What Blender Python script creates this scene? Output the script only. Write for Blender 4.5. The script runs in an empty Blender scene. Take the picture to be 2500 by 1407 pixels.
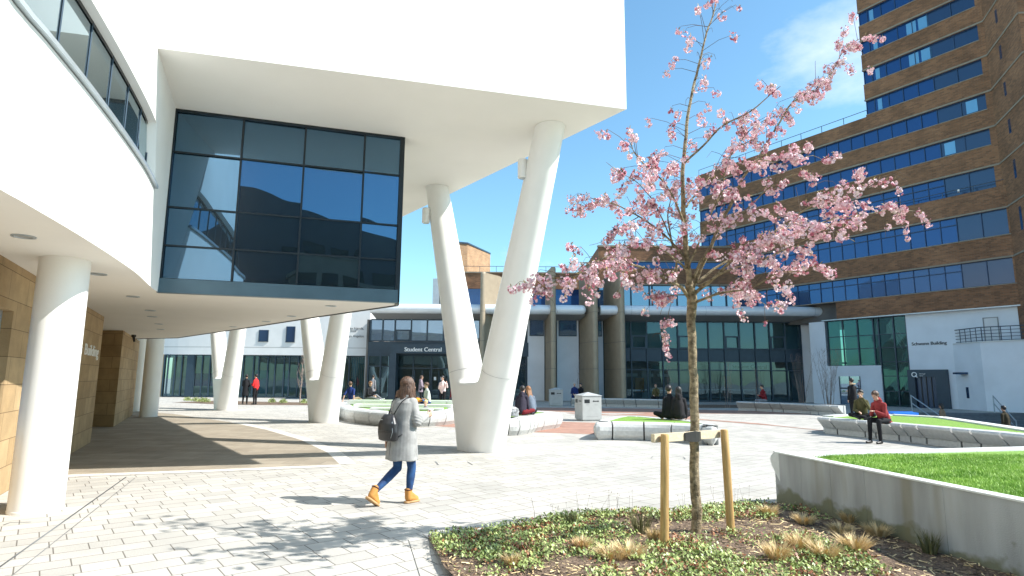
import bpy, bmesh, math, random
from mathutils import Vector, Matrix, noise
random.seed(7)
sc = bpy.context.scene
col = sc.collection
sin, cos, pi = math.sin, math.cos, math.pi
# ------------------------------------------------------------ camera
FPX, TH, RL, CH = 1464.0, math.radians(8.6), math.radians(.41), 1.65
cam_d = bpy.data.cameras.new("camera"); cam = bpy.data.objects.new("camera", cam_d); col.objects.link(cam)
cam_d.sensor_width = 36; cam_d.lens = 36 * FPX / 2500; cam_d.clip_start = .05; cam_d.clip_end = 3000
cam.matrix_world = Matrix.Translation((0, 0, CH)) @ Matrix.Rotation(pi / 2 + TH, 4, 'X') @ Matrix.Rotation(RL, 4, 'Z')
sc.camera = cam
# ------------------------------------------------------------ world and sun
SUNV = Vector((1.0, -.18, .97)).normalized()
w = bpy.data.worlds.new("World"); sc.world = w; w.use_nodes = True
nt = w.node_tree; nt.nodes.clear()
def N(nt, t, **k):
    n = nt.nodes.new(t)
    for a, b in k.items():
        if hasattr(n, a): setattr(n, a, b)
        else: n.inputs[a.replace('_', ' ')].default_value = b
    return n
sky = N(nt, 'ShaderNodeTexSky', sky_type='NISHITA', sun_disc=False, sun_elevation=math.asin(SUNV.z), sun_rotation=math.atan2(SUNV.x, SUNV.y), air_density=1.0, dust_density=.5, ozone_density=1.5, altitude=60)
bg = N(nt, 'ShaderNodeBackground'); bg.inputs[1].default_value = .105
tc = N(nt, 'ShaderNodeTexCoord'); nz = N(nt, 'ShaderNodeTexNoise'); nz.inputs['Scale'].default_value = 3.2; nz.inputs['Detail'].default_value = 7; nz.inputs['Roughness'].default_value = .58
mp = N(nt, 'ShaderNodeMapping'); mp.inputs['Scale'].default_value = (1, 1, 2.2)
cr = N(nt, 'ShaderNodeValToRGB'); cr.color_ramp.elements[0].position = .66; cr.color_ramp.elements[1].position = .92
dp = N(nt, 'ShaderNodeVectorMath', operation='DOT_PRODUCT'); dp.inputs[1].default_value = Vector((.585, .83, .62)).normalized()
mr = N(nt, 'ShaderNodeMapRange'); mr.inputs[1].default_value = .972; mr.inputs[2].default_value = .998
ad = N(nt, 'ShaderNodeMath', operation='MULTIPLY_ADD'); ad.inputs[1].default_value = .17
cm_ = N(nt, 'ShaderNodeMath', operation='MULTIPLY'); cm_.inputs[1].default_value = .62
mixc = N(nt, 'ShaderNodeMix', data_type='RGBA'); mixc.inputs[7].default_value = (7.4, 7.7, 8.3, 1)
out = N(nt, 'ShaderNodeOutputWorld')
lk = nt.links.new
lk(tc.outputs['Generated'], mp.inputs[0]); lk(mp.outputs[0], nz.inputs['Vector'])
lk(tc.outputs['Generated'], dp.inputs[0]); lk(dp.outputs['Value'], mr.inputs[0]); lk(mr.outputs[0], ad.inputs[0]); lk(nz.outputs['Fac'], ad.inputs[2])
lk(ad.outputs[0], cr.inputs[0]); lk(cr.outputs[0], cm_.inputs[0]); lk(cm_.outputs[0], mixc.inputs[0])
tint = N(nt, 'ShaderNodeMix', data_type='RGBA', blend_type='MULTIPLY'); tint.inputs[0].default_value = 1; tint.inputs[7].default_value = (1.0, 1.36, 1.34, 1); lk(sky.outputs[0], tint.inputs[6]); lk(tint.outputs[2], mixc.inputs[6]); lk(mixc.outputs[2], bg.inputs[0]); lk(bg.outputs[0], out.inputs[0])
sd = bpy.data.lights.new("sun", 'SUN'); sd.energy = 4.9; sd.angle = math.radians(.5); sd.color = (1, .97, .92)
so = bpy.data.objects.new("sun", sd); col.objects.link(so); so.rotation_euler = SUNV.to_track_quat('Z', 'Y').to_euler()
sc.view_settings.view_transform = 'Standard'; sc.view_settings.look = 'None'; sc.view_settings.exposure = .9; sc.view_settings.gamma = 1
sc.render.engine = 'CYCLES'; sc.cycles.max_bounces = 8; sc.cycles.diffuse_bounces = 4; sc.cycles.transparent_max_bounces = 12
# ------------------------------------------------------------ pixel to world helpers (only to find real places)
def ray(x, y):
    u = (x - 1250) / FPX; v = (703.5 - y) / FPX
    a = u * cos(RL) - v * sin(RL); b = u * sin(RL) + v * cos(RL)
    return (a, cos(TH) - b * sin(TH), sin(TH) + b * cos(TH))
def G(x, y, z=0):
    r = ray(x, y); t = (z - CH) / r[2]; return Vector((r[0] * t, r[1] * t, z))
def D(x, y, Y):
    r = ray(x, y); t = Y / r[1]; return Vector((r[0] * t, Y, CH + r[2] * t))
class Plane:
    """vertical plane through p with direction d (to the right seen from the plaza), n points at the viewer"""
    def __init__(s, p, d):
        s.p = Vector((p[0], p[1], 0)); s.d = Vector((d[0], d[1], 0)).normalized(); s.n = Vector((s.d.y, -s.d.x, 0))
    def at(s, a, z, o=0): return s.p + s.d * a + s.n * o + Vector((0, 0, z))
    def px(s, x, y):
        r = ray(x, y); dx, dy = s.d.x, s.d.y
        t = (s.p.x * dy - s.p.y * dx) / (r[0] * dy - r[1] * dx)
        q = Vector((r[0] * t, r[1] * t, 0)); return ((q - s.p).dot(s.d), CH + r[2] * t)
# ------------------------------------------------------------ materials
def newmat(name):
    m = bpy.data.materials.new(name); m.use_nodes = True
    return m, m.node_tree, m.node_tree.nodes['Principled BSDF']
def mat(name, c, rough=.6, var=.12, scale=6, bump=.0, bscale=60, metal=0, spec=.5, stretch=(1, 1, 1), c2=None, sheen=0):
    m, t, b = newmat(name)
    b.inputs['Roughness'].default_value = rough; b.inputs['Metallic'].default_value = metal; b.inputs['Specular IOR Level'].default_value = spec
    tcn = N(t, 'ShaderNodeTexCoord'); mpn = N(t, 'ShaderNodeMapping'); mpn.inputs['Scale'].default_value = stretch
    n = N(t, 'ShaderNodeTexNoise'); n.inputs['Scale'].default_value = scale; n.inputs['Detail'].default_value = 6
    t.links.new(tcn.outputs['Object'], mpn.inputs[0]); t.links.new(mpn.outputs[0], n.inputs['Vector'])
    r = N(t, 'ShaderNodeValToRGB'); r.color_ramp.elements[0].position = .3; r.color_ramp.elements[1].position = .7
    r.color_ramp.elements[0].color = tuple(max(0, x * (1 - var)) for x in c) + (1,)
    r.color_ramp.elements[1].color = (tuple(c2) if c2 else tuple(min(1, x * (1 + var)) for x in c)) + (1,)
    t.links.new(n.outputs['Fac'], r.inputs[0]); t.links.new(r.outputs[0], b.inputs['Base Color'])
    if bump:
        n2 = N(t, 'ShaderNodeTexNoise'); n2.inputs['Scale'].default_value = bscale; n2.inputs['Detail'].default_value = 4
        bp = N(t, 'ShaderNodeBump'); bp.inputs['Strength'].default_value = bump; bp.inputs['Distance'].default_value = .02
        t.links.new(mpn.outputs[0], n2.inputs['Vector']); t.links.new(n2.outputs['Fac'], bp.inputs['Height']); t.links.new(bp.outputs[0], b.inputs['Normal'])
    return m
def brickmat(name, c1, c2, mortar, bw, bh, msize=.01, rot=0, offset=.5, plane='xy', rough=.8, bump=.4, var=.25, vs=1.2, mortvar=1., squash=1.0, sqf=2):
    m, t, b = newmat(name); b.inputs['Roughness'].default_value = rough; b.inputs['Specular IOR Level'].default_value = .3
    if plane == 'uv':
        tcn = N(t, 'ShaderNodeUVMap'); src = tcn.outputs[0]
    else:
        tcn = N(t, 'ShaderNodeTexCoord'); src = tcn.outputs['Object']
    mpn = N(t, 'ShaderNodeMapping'); mpn.inputs['Rotation'].default_value = (0, 0, rot)
    t.links.new(src, mpn.inputs[0])
    br = N(t, 'ShaderNodeTexBrick', offset=offset, squash=squash, squash_frequency=sqf)
    br.inputs['Scale'].default_value = 1; br.inputs['Brick Width'].default_value = bw; br.inputs['Row Height'].default_value = bh
    br.inputs['Mortar Size'].default_value = msize; br.inputs['Mortar Smooth'].default_value = .15; br.inputs['Bias'].default_value = 0
    br.inputs['Color1'].default_value = c1 + (1,); br.inputs['Color2'].default_value = c2 + (1,); br.inputs['Mortar'].default_value = mortar + (1,)
    t.links.new(mpn.outputs[0], br.inputs['Vector'])
    n = N(t, 'ShaderNodeTexNoise'); n.inputs['Scale'].default_value = vs; n.inputs['Detail'].default_value = 8; n.inputs['Roughness'].default_value = .65
    t.links.new(src, n.inputs['Vector'])
    mrr = N(t, 'ShaderNodeMapRange'); mrr.inputs[1].default_value = .3; mrr.inputs[2].default_value = .7; mrr.inputs[3].default_value = 1 - var; mrr.inputs[4].default_value = 1 + var * .6
    mx = N(t, 'ShaderNodeMix', data_type='RGBA', blend_type='MULTIPLY'); mx.inputs[0].default_value = 1
    t.links.new(n.outputs['Fac'], mrr.inputs[0]); t.links.new(br.outputs['Color'], mx.inputs[6]); t.links.new(mrr.outputs[0], mx.inputs[7])
    t.links.new(mx.outputs[2], b.inputs['Base Color'])
    n2 = N(t, 'ShaderNodeTexNoise'); n2.inputs['Scale'].default_value = 45
    t.links.new(src, n2.inputs['Vector'])
    sm = N(t, 'ShaderNodeMath', operation='MULTIPLY_ADD'); sm.inputs[1].default_value = -1
    t.links.new(br.outputs['Fac'], sm.inputs[0]); t.links.new(n2.outputs['Fac'], sm.inputs[2])
    bp = N(t, 'ShaderNodeBump'); bp.inputs['Strength'].default_value = bump; bp.inputs['Distance'].default_value = .01
    t.links.new(sm.outputs[0], bp.inputs['Height']); t.links.new(bp.outputs[0], b.inputs['Normal'])
    return m
def glassmat(name, base, tint, refl=.35, rough=.015, trans=0., ripple=.0, ttint=(.6, .8, .85)):
    """coated glazing: a dark or see-through body under a mirror coat"""
    m, t, b = newmat(name); b.inputs['Base Color'].default_value = base + (1,); b.inputs['Roughness'].default_value = .25
    g = N(t, 'ShaderNodeBsdfGlossy'); g.inputs['Color'].default_value = tint + (1,); g.inputs['Roughness'].default_value = rough
    fr = N(t, 'ShaderNodeFresnel'); fr.inputs[0].default_value = 1.5
    ma = N(t, 'ShaderNodeMath', operation='MULTIPLY_ADD', use_clamp=True); ma.inputs[1].default_value = 1.2; ma.inputs[2].default_value = refl
    mx = N(t, 'ShaderNodeMixShader'); o = t.nodes['Material Output']
    t.links.new(fr.outputs[0], ma.inputs[0]); t.links.new(ma.outputs[0], mx.inputs[0])
    body = b.outputs[0]
    if trans:
        tr = N(t, 'ShaderNodeBsdfTransparent'); tr.inputs[0].default_value = ttint + (1,)
        mt = N(t, 'ShaderNodeMixShader'); mt.inputs[0].default_value = trans
        t.links.new(body, mt.inputs[1]); t.links.new(tr.outputs[0], mt.inputs[2]); body = mt.outputs[0]
    t.links.new(body, mx.inputs[1]); t.links.new(g.outputs[0], mx.inputs[2]); t.links.new(mx.outputs[0], o.inputs[0])
    if ripple:
        tcn = N(t, 'ShaderNodeTexCoord'); n = N(t, 'ShaderNodeTexNoise'); n.inputs['Scale'].default_value = .55; n.inputs['Detail'].default_value = 1
        bp = N(t, 'ShaderNodeBump'); bp.inputs['Strength'].default_value = ripple; bp.inputs['Distance'].default_value = .05
        t.links.new(tcn.outputs['Object'], n.inputs['Vector']); t.links.new(n.outputs['Fac'], bp.inputs['Height']); t.links.new(bp.outputs[0], g.inputs['Normal'])
    return m
M = {}
M['render'] = mat('white_render', (.80, .79, .76), .75, .03, 1.5, .08, 90)
M['render2'] = mat('white_render_soft', (.72, .72, .71), .8, .05, 1.2, .1, 60)
M['soffit'] = mat('soffit_render', (.78, .755, .70), .85, .03, .8, .04, 80)
M['column'] = mat('column_paint', (.80, .785, .745), .45, .03, 2, .03, 40)
M['schwann'] = mat('pale_blue_render', (.74, .77, .80), .85, .06, .8, .12, 30)
M['dmetal'] = mat('dark_blue_metal', (.035, .06, .085), .4, .1, 3, metal=.3)
M['sill'] = mat('slate_blue_sill', (.075, .13, .165), .4, .08, 3, metal=.3)
M['lmetal'] = mat('pale_metal', (.42, .47, .5), .35, .06, 4, metal=.5)
M['steel'] = mat('rail_steel', (.10, .12, .14), .4, .1, 5, metal=.6)
M['black'] = mat('black_plastic', (.012, .012, .013), .4, .2, 8)
M['bronze'] = mat('bronze_panel', (.33, .27, .19), .6, .08, 2, metal=.1)
M['tube'] = mat('roof_edge_tube', (.74, .77, .80), .35, .04, 2, metal=.15)
M['ribsoff'] = mat('canopy_soffit', (.30, .30, .29), .6, .06, 3, .2, 30)
M['brick'] = brickmat('brown_brick', (.33, .155, .075), (.18, .085, .045), (.25, .17, .11), .30, .09, .009, plane='uv', bump=.5, var=.35, vs=.5)
M['lbrick'] = brickmat('light_brick', (.42, .25, .13), (.33, .19, .1), (.4, .32, .22), .42, .115, .013, plane='uv', bump=.4)
M['stoneband'] = mat('stone_band', (.27, .225, .17), .8, .12, 3)
M['sand'] = brickmat('sandstone_block', (.47, .335, .185), (.38, .26, .135), (.20, .135, .07), .92, .38, .006, plane='uv', bump=.25, var=.22, vs=2.2, rough=.85)
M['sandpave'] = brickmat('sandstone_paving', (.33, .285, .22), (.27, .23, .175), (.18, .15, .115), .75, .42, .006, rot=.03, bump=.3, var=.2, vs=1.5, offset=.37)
M['pave'] = brickmat('block_paving', (.475, .45, .405), (.375, .358, .325), (.15, .135, .115), .40, .27, .006, rot=math.radians(-38), bump=.35, var=.13, vs=.9, offset=.37, squash=.7, sqf=3)
M['pave2'] = brickmat('edge_paving', (.64, .61, .56), (.56, .53, .48), (.26, .24, .21), .3, .3, .005, rot=.1, bump=.3, var=.12)
M['redpave'] = brickmat('red_paving', (.40, .225, .165), (.31, .165, .12), (.30, .22, .18), .3, .12, .008, rot=.5, bump=.3, var=.2, vs=2)
M['stone'] = mat('bench_granite', (.50, .50, .48), .6, .1, 14, .1, 120)
M['darkstone'] = mat('dark_step_stone', (.12, .13, .145), .7, .15, 4, .1, 60)
M['stonetop'] = mat('coping_granite', (.66, .66, .63), .6, .06, 20, .1, 120)
M['grassbase'] = mat('turf_base', (.15, .30, .03), .9, .3, 30, .6, 160, c2=(.25, .42, .07))
M['blade'] = mat('turf_blade', (.21, .42, .035), .55, .3, 4, c2=(.44, .62, .14))
M['mulch'] = mat('bark_mulch', (.075, .045, .028), .95, .5, 40, 1.0, 60, c2=(.26, .18, .12))
M['straw'] = mat('dry_grass', (.62, .42, .17), .8, .3, 9, c2=(.90, .72, .42))
M['sage'] = mat('olive_blade', (.12, .13, .045), .7, .4, 9, c2=(.28, .26, .11))
M['leafg'] = mat('ground_leaf_green', (.14, .24, .035), .45, .5, 9, c2=(.50, .58, .20))
M['leafr'] = mat('ground_leaf_red', (.24, .055, .025), .5, .5, 9, c2=(.45, .2, .08))
M['bark'] = mat('cherry_bark', (.13, .09, .04), .85, .45, 17, .9, 55, stretch=(1, 1, 1.3), c2=(.42, .33, .20))
M['twig'] = mat('cherry_twig', (.10, .062, .035), .8, .3, 12)
M['birch'] = mat('birch_twig', (.25, .19, .16), .8, .35, 9)
M['petal'] = mat('petal_pink', (.93, .56, .62), .6, .08, 7, c2=(.98, .86, .87))
M['petald'] = mat('petal_rose', (.62, .16, .24), .6, .3, 7, c2=(.8, .36, .42))
M['budleaf'] = mat('bud_leaf', (.22, .13, .03), .6, .4, 7, c2=(.35, .25, .06))
M['wood'] = mat('stake_wood', (.46, .27, .085), .7, .25, 5, .25, 30, stretch=(6, 6, .6), c2=(.62, .40, .16))
M['woodpale'] = mat('rail_wood', (.62, .52, .36), .75, .15, 8, .3, 30, stretch=(.6, 6, 6))
M['rubber'] = mat('tie_rubber', (.02, .018, .016), .6, .3, 9)
M['coregrey'] = mat('joint_grey', (.035, .035, .035), .9, .1, 5)
M['bin'] = mat('bin_paint', (.38, .385, .37), .5, .06, 5)
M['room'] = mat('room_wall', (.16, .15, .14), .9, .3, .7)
M['roomreflect'] = mat('room_gold_reflection', (.62, .48, .28), .9, .35, .5)  # golden reflection of the sandstone opposite, put into the room wall colour
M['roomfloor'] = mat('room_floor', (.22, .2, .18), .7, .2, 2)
M['teal'] = mat('teal_panel', (.02, .16, .19), .5, .2, 2)
M['pink'] = mat('magenta_film', (.35, .03, .12), .5, .2, 2)
M['ctop'] = mat('counter_white', (.6, .62, .62), .5, .05, 3)
M['text_w'] = mat('letter_white', (.85, .85, .83), .5, .02, 2)
M['text_d'] = mat('letter_dark', (.02, .03, .04), .5, .1, 2)
M['wdark'] = mat('behind_cladding', (.035, .04, .048), .5, .2, 1.2, .2, 4)
M['wstone'] = mat('behind_stone', (.22, .175, .12), .8, .2, 1)
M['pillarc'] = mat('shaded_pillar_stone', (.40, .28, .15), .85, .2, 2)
M['blueplastic'] = mat('blue_plastic', (.02, .2, .75), .4, .1, 4)
M['orange'] = mat('orange_fabric', (.8, .3, .02), .8, .1, 4)
M['bayframe'] = mat('bay_frame', (.016, .024, .03), .4, .1, 3, metal=.3)
GL = {}
GL['bay'] = glassmat('bay_glass', (.008, .018, .022), (.20, .40, .62), .33, .004, ripple=.3)
GL['ribbon'] = glassmat('ribbon_glass', (.02, .03, .033), (.5, .6, .64), .38, .006, ripple=.15)
GL['tower'] = glassmat('tower_glass', (.008, .045, .15), (.05, .155, .35), .22, .03, ripple=.08)
GL['panel'] = glassmat('tower_blank_panel', (.012, .034, .085), (.3, .45, .7), .02, .2)
GL['blind'] = glassmat('blind_pane', (.12, .32, .48), (.4, .6, .8), .2, .1)
GL['clear'] = glassmat('shopfront_glass', (.03, .08, .10), (.24, .38, .46), .14, .01, trans=.75, ripple=.2, ttint=(.6, .76, .8))
GL['green'] = glassmat('green_glass', (.01, .04, .045), (.07, .2, .215), .22, .01, trans=.55, ripple=.15, ttint=(.35, .75, .7))
GL['sky'] = glassmat('clerestory_glass', (.02, .06, .14), (.45, .65, .85), .3, .01, ripple=.1)
# ------------------------------------------------------------ object helpers
def tag(o, label=None, cat=None, group=None, kind=None):
    if label: o['label'] = label
    if cat: o['category'] = cat
    if group: o['group'] = group
    if kind: o['kind'] = kind
    return o
def empty(name, loc=(0, 0, 0), rz=0):
    o = bpy.data.objects.new(name, None); o.empty_display_size = .1; o.location = loc; o.rotation_euler = (0, 0, rz); col.objects.link(o); return o
def thing(name, label, cat, loc=(0, 0, 0), rz=0, group=None): return tag(empty(name, loc, rz), label, cat, group)
class MB:
    def __init__(s): s.v = []; s.f = []; s.mi = []; s.uv = {}
    def add(s, vs, fs, mi=0):
        b = len(s.v); s.v += [tuple(v) for v in vs]
        for f in fs: s.f.append(tuple(b + i for i in f)); s.mi.append(mi)
        return s
    def quad(s, a, b, c, d, mi=0): return s.add([a, b, c, d], [(0, 1, 2, 3)], mi)
    def box(s, c, d, rz=0, mi=0, top=1.0):
        x, y, z = d[0] / 2, d[1] / 2, d[2] / 2; ca, sa = cos(rz), sin(rz); vs = []
        for k, (i, j) in ((-1, (-1, -1)), (-1, (1, -1)), (-1, (1, 1)), (-1, (-1, 1)), (1, (-1, -1)), (1, (1, -1)), (1, (1, 1)), (1, (-1, 1))):
            f = top if k > 0 else 1; px, py = i * x * f, j * y * f
            vs.append((c[0] + px * ca - py * sa, c[1] + px * sa + py * ca, c[2] + k * z))
        return s.add(vs, [(0, 3, 2, 1), (4, 5, 6, 7), (0, 1, 5, 4), (1, 2, 6, 5), (2, 3, 7, 6), (3, 0, 4, 7)], mi)
    def pb(s, P, a0, a1, z0, z1, o0, o1, mi=0):
        """box on a wall plane"""
        vs = [P.at(a0, z0, o1), P.at(a1, z0, o1), P.at(a1, z0, o0), P.at(a0, z0, o0), P.at(a0, z1, o1), P.at(a1, z1, o1), P.at(a1, z1, o0), P.at(a0, z1, o0)]
        return s.add(vs, [(0, 3, 2, 1), (4, 5, 6, 7), (0, 1, 5, 4), (1, 2, 6, 5), (2, 3, 7, 6), (3, 0, 4, 7)], mi)
    def prism(s, poly, z0, z1, mi=0):
        n = len(poly); vs = [(p[0], p[1], z0) for p in poly] + [(p[0], p[1], z1) for p in poly]
        fs = [tuple(range(n - 1, -1, -1)), tuple(range(n, 2 * n))] + [(i, (i + 1) % n, n + (i + 1) % n, n + i) for i in range(n)]
        return s.add(vs, fs, mi)
    def poly(s, poly, z, mi=0): return s.add([(p[0], p[1], z) for p in poly], [tuple(range(len(poly)))], mi)
    def tube(s, pts, rad, n=8, cap=True, mi=0):
        pts = [Vector(p) for p in pts]; m = len(pts)
        if not hasattr(rad, '__len__'): rad = [rad] * m
        t0 = (pts[1] - pts[0]).normalized(); up = Vector((0, 0, 1)) if abs(t0.z) < .9 else Vector((1, 0, 0))
        u = t0.cross(up).normalized(); vs = []
        for i, p in enumerate(pts):
            t = ((pts[min(i + 1, m - 1)] - pts[max(i - 1, 0)]))
            t = t.normalized() if t.length > 1e-9 else t0
            u = (u - t * u.dot(t)); u = u.normalized() if u.length > 1e-6 else t.orthogonal().normalized(); q = t.cross(u)
            for k in range(n):
                a = 2 * pi * k / n; vs.append(p + (u * cos(a) + q * sin(a)) * rad[i])
        fs = [(i * n + k, i * n + (k + 1) % n, (i + 1) * n + (k + 1) % n, (i + 1) * n + k) for i in range(m - 1) for k in range(n)]
        if cap: fs += [tuple(range(n - 1, -1, -1)), tuple(range((m - 1) * n, m * n))]
        return s.add(vs, fs, mi)
    def caps(s, a, b, ra, rb, n=12):
        """tapered capsule"""
        a = Vector(a); b = Vector(b); s.ball(a, ra, n); s.ball(b, rb, n)
        if (b - a).length > 1e-4: s.tube([a, b], [ra, rb], n)
        return s
    def ball(s, c, r, n=12, mi=0):
        if not hasattr(r, '__len__'): r = (r, r, r)
        c = Vector(c); m = max(4, n // 2); vs = [(c.x, c.y, c.z - r[2])]
        for i in range(1, m):
            ph = -pi / 2 + pi * i / m
            for k in range(n):
                a = 2 * pi * k / n; vs.append((c.x + r[0] * cos(ph) * cos(a), c.y + r[1] * cos(ph) * sin(a), c.z + r[2] * sin(ph)))
        vs.append((c.x, c.y, c.z + r[2])); L = len(vs) - 1
        fs = [(0, 1 + (k + 1) % n, 1 + k) for k in range(n)]
        for i in range(m - 2):
            o = 1 + i * n; fs += [(o + k, o + (k + 1) % n, o + n + (k + 1) % n, o + n + k) for k in range(n)]
        o = 1 + (m - 2) * n; fs += [(o + k, o + (k + 1) % n, L) for k in range(n)]
        return s.add(vs, fs, mi)
    def loft(s, rings, n=24):
        """rings: (centre, rx, ry, rz) stacked ellipses, closed ends"""
        vs = []
        for c, rx, ry, a0 in rings:
            for k in range(n):
                a = 2 * pi * k / n; x, y = rx * cos(a), ry * sin(a); vs.append((c[0] + x * cos(a0) - y * sin(a0), c[1] + x * sin(a0) + y * cos(a0), c[2]))
        m = len(rings); fs = [(i * n + k, i * n + (k + 1) % n, (i + 1) * n + (k + 1) % n, (i + 1) * n + k) for i in range(m - 1) for k in range(n)]
        fs += [tuple(range(n - 1, -1, -1)), tuple(range((m - 1) * n, m * n))]
        return s.add(vs, fs)
    def build(s, name, m, parent=None, smooth=False, uvwall=False, mats=None, fix=True):
        me = bpy.data.meshes.new(name); me.from_pydata(s.v, [], s.f)
        for x in (mats or [m]): me.materials.append(x)
        if mats: me.polygons.foreach_set('material_index', s.mi)
        if fix and len(s.f) < 60000:
            bm = bmesh.new(); bm.from_mesh(me); bmesh.ops.recalc_face_normals(bm, faces=bm.faces); bm.to_mesh(me); bm.free()
        if uvwall:
            uv = me.uv_layers.new(name='UVMap').data
            for p in me.polygons:
                nn = p.normal; h = Vector((-nn.y, nn.x, 0))
                h = h.normalized() if h.length > .2 else Vector((1, 0, 0))
                for li in p.loop_indices:
                    c = me.vertices[me.loops[li].vertex_index].co
                    uv[li].uv = (c.dot(h), c.z) if abs(nn.z) < .8 else (c.x, c.y)
        if smooth:
            me.shade_smooth()
            if smooth == 'auto': me.set_sharp_from_angle(angle=math.radians(40))
        o = bpy.data.objects.new(name, me); col.objects.link(o)
        if parent: o.parent = parent
        return o
    def blob(s, name, m, parent, vox=.012, sm=4, tex=None):
        """fuse everything into one continuous skin"""
        o = s.build(name, m, None, fix=False)
        md = o.modifiers.new('r', 'REMESH'); md.mode = 'VOXEL'; md.voxel_size = vox; md.use_smooth_shade = True
        m2 = o.modifiers.new('s', 'SMOOTH'); m2.factor = .5; m2.iterations = sm
        dg = bpy.context.evaluated_depsgraph_get(); me = bpy.data.meshes.new_from_object(o.evaluated_get(dg)); me.name = name
        old = o.data; o.modifiers.clear(); o.data = me; bpy.data.meshes.remove(old)
        if tex: tex(me)
        me.shade_smooth(); o.name = name
        if parent: o.parent = parent
        return o
def copy_tree(o, parent=None):
    c = o.copy(); col.objects.link(c); c.parent = parent
    for ch in list(o.children): copy_tree(ch, c)
    return c
def text(body, size, P, a, z, o, m, parent, name='lettering', bold=.0, ext=.01, spacing=1.0, flip=1):
    cu = bpy.data.curves.new(name, 'FONT'); cu.body = body; cu.size = size; cu.extrude = ext; cu.space_character = spacing
    t = bpy.data.objects.new(name, cu); col.objects.link(t); dg = bpy.context.evaluated_depsgraph_get()
    me = bpy.data.meshes.new_from_object(t.evaluated_get(dg)); bpy.data.objects.remove(t); me.materials.clear(); me.materials.append(m)
    if bold:     # heavier strokes: a second set of letters a hair to the right and behind
        bmt = bmesh.new(); bmt.from_mesh(me); r_ = bmesh.ops.duplicate(bmt, geom=bmt.verts[:] + bmt.edges[:] + bmt.faces[:]); bmesh.ops.translate(bmt, vec=(bold, bold * .25, -.0015), verts=[v for v in r_['geom'] if isinstance(v, bmesh.types.BMVert)]); bmt.to_mesh(me); bmt.free()
    X, Zv, Nn = P.d, Vector((0, 0, 1)), P.n
    mtx = Matrix((X, Zv, Nn)).transposed().to_4x4(); mtx.translation = P.at(a, z, o)
    me.transform(mtx); ob = bpy.data.objects.new(name, me); col.objects.link(ob)
    if parent: ob.parent = parent
    return ob
# ------------------------------------------------------------ ground
def struct(mb, name, m, **k): return tag(mb.build(name, m, **k), name.replace('_', ' '), None, None, 'structure')
g = MB()
hx = [(15.5, 21.0), (21.0, 33.2)]     # left edge of the sunken court beyond the right hand planter
g.poly([(-300, -300), (15.5, -300), (15.5, 21), (21, 33.2), (21, 400), (-300, 400)], 0)
g.poly([(15.5, -300), (400, -300), (400, 21), (15.5, 21)], 0); g.poly([(21, 33.2), (400, 33.2), (400, 400), (21, 400)], 0)
struct(g, 'plaza_paving', M['pave'])
g = MB(); g.poly([(15.5, 20), (90, 20), (90, 34), (15.5, 34)], -1.2); g.quad((15.5, 21, -1.2), (90, 21, -1.2), (90, 21, 0), (15.5, 21, 0)); g.quad((15.5, 21, -1.2), (21, 33.2, -1.2), (21, 33.2, 0), (15.5, 21, 0))
g.quad((21, 33.2, -1.2), (90, 33.2, -1.2), (90, 33.2, 0), (21, 33.2, 0))
struct(g, 'lower_court_paving', M['darkstone'])
def gp(pts, z=0): return [G(x, y, z) for x, y in pts]
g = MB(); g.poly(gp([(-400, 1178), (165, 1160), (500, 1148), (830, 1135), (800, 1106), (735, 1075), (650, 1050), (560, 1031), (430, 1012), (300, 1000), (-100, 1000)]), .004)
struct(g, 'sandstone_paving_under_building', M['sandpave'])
# light border course along the brown slabs
def strip(pts, wdt, z, side=1):
    m = MB(); p = [Vector((a[0], a[1], 0)) for a in pts]; q = []
    for i in range(len(p)):
        t = (p[min(i + 1, len(p) - 1)] - p[max(i - 1, 0)]).normalized(); q.append(p[i] + Vector((-t.y, t.x, 0)) * wdt * side)
    for i in range(len(p) - 1): m.quad((p[i].x, p[i].y, z), (p[i + 1].x, p[i + 1].y, z), (q[i + 1].x, q[i + 1].y, z), (q[i].x, q[i].y, z))
    return m
struct(strip(gp([(560, 1031), (650, 1050), (735, 1075), (800, 1106), (830, 1135)]), .3, .006), 'paving_border', M['pave2'])
struct(strip(gp([(-400, 1178), (165, 1160), (500, 1148), (830, 1135)]), .28, .006, -1), 'paving_border', M['pave2'])
m = MB(); a, b = G(-60, 1430), G(310, 1165); struct(strip([a, b], .018, .005), 'drain_slot', M['steel'])
a, b = G(30, 1407), G(330, 1168); struct(strip([a, b], .008, .005), 'drain_slot', M['steel'])
for pts_ in ([(1590, 1120), (1595, 1114), (1668, 1116), (1672, 1122)], [(10, 1283), (25, 1277), (75, 1276)], [(1140, 1128), (1153, 1136)], [(1062, 1128), (1070, 1136)]):
    struct(strip(gp(pts_), .014, .0062), 'drain_slot', M['steel'])
# red brick areas round the planters
reds = [[(1230, 1053), (1340, 1057), (1450, 1061), (1600, 1066), (1460, 1033), (1375, 1030), (1300, 1038), (1100, 1035), (850, 1019), (1000, 1036)],
        [(1290, 995), (1560, 998), (2060, 1008), (2060, 1013), (1560, 1009), (1420, 1009), (1290, 1001)],
        [(1380, 1009), (1500, 1013), (1590, 1009), (1705, 1012), (1705, 1026), (1560, 1015), (1420, 1014)],
        [(1700, 1025), (1900, 1041), (2100, 1062), (2500, 1102), (2700, 1120), (2700, 1105), (2500, 1088), (2284, 1074), (2013, 1052), (1850, 1034), (1700, 1023)],
        [(1300, 962), (1700, 966), (1700, 972), (1300, 968)]]
for i, r in enumerate(reds[:4]):
    g = MB(); g.poly(gp(r), .004 + .001 * i); struct(g, 'red_brick_paving', M['redpave'])
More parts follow.
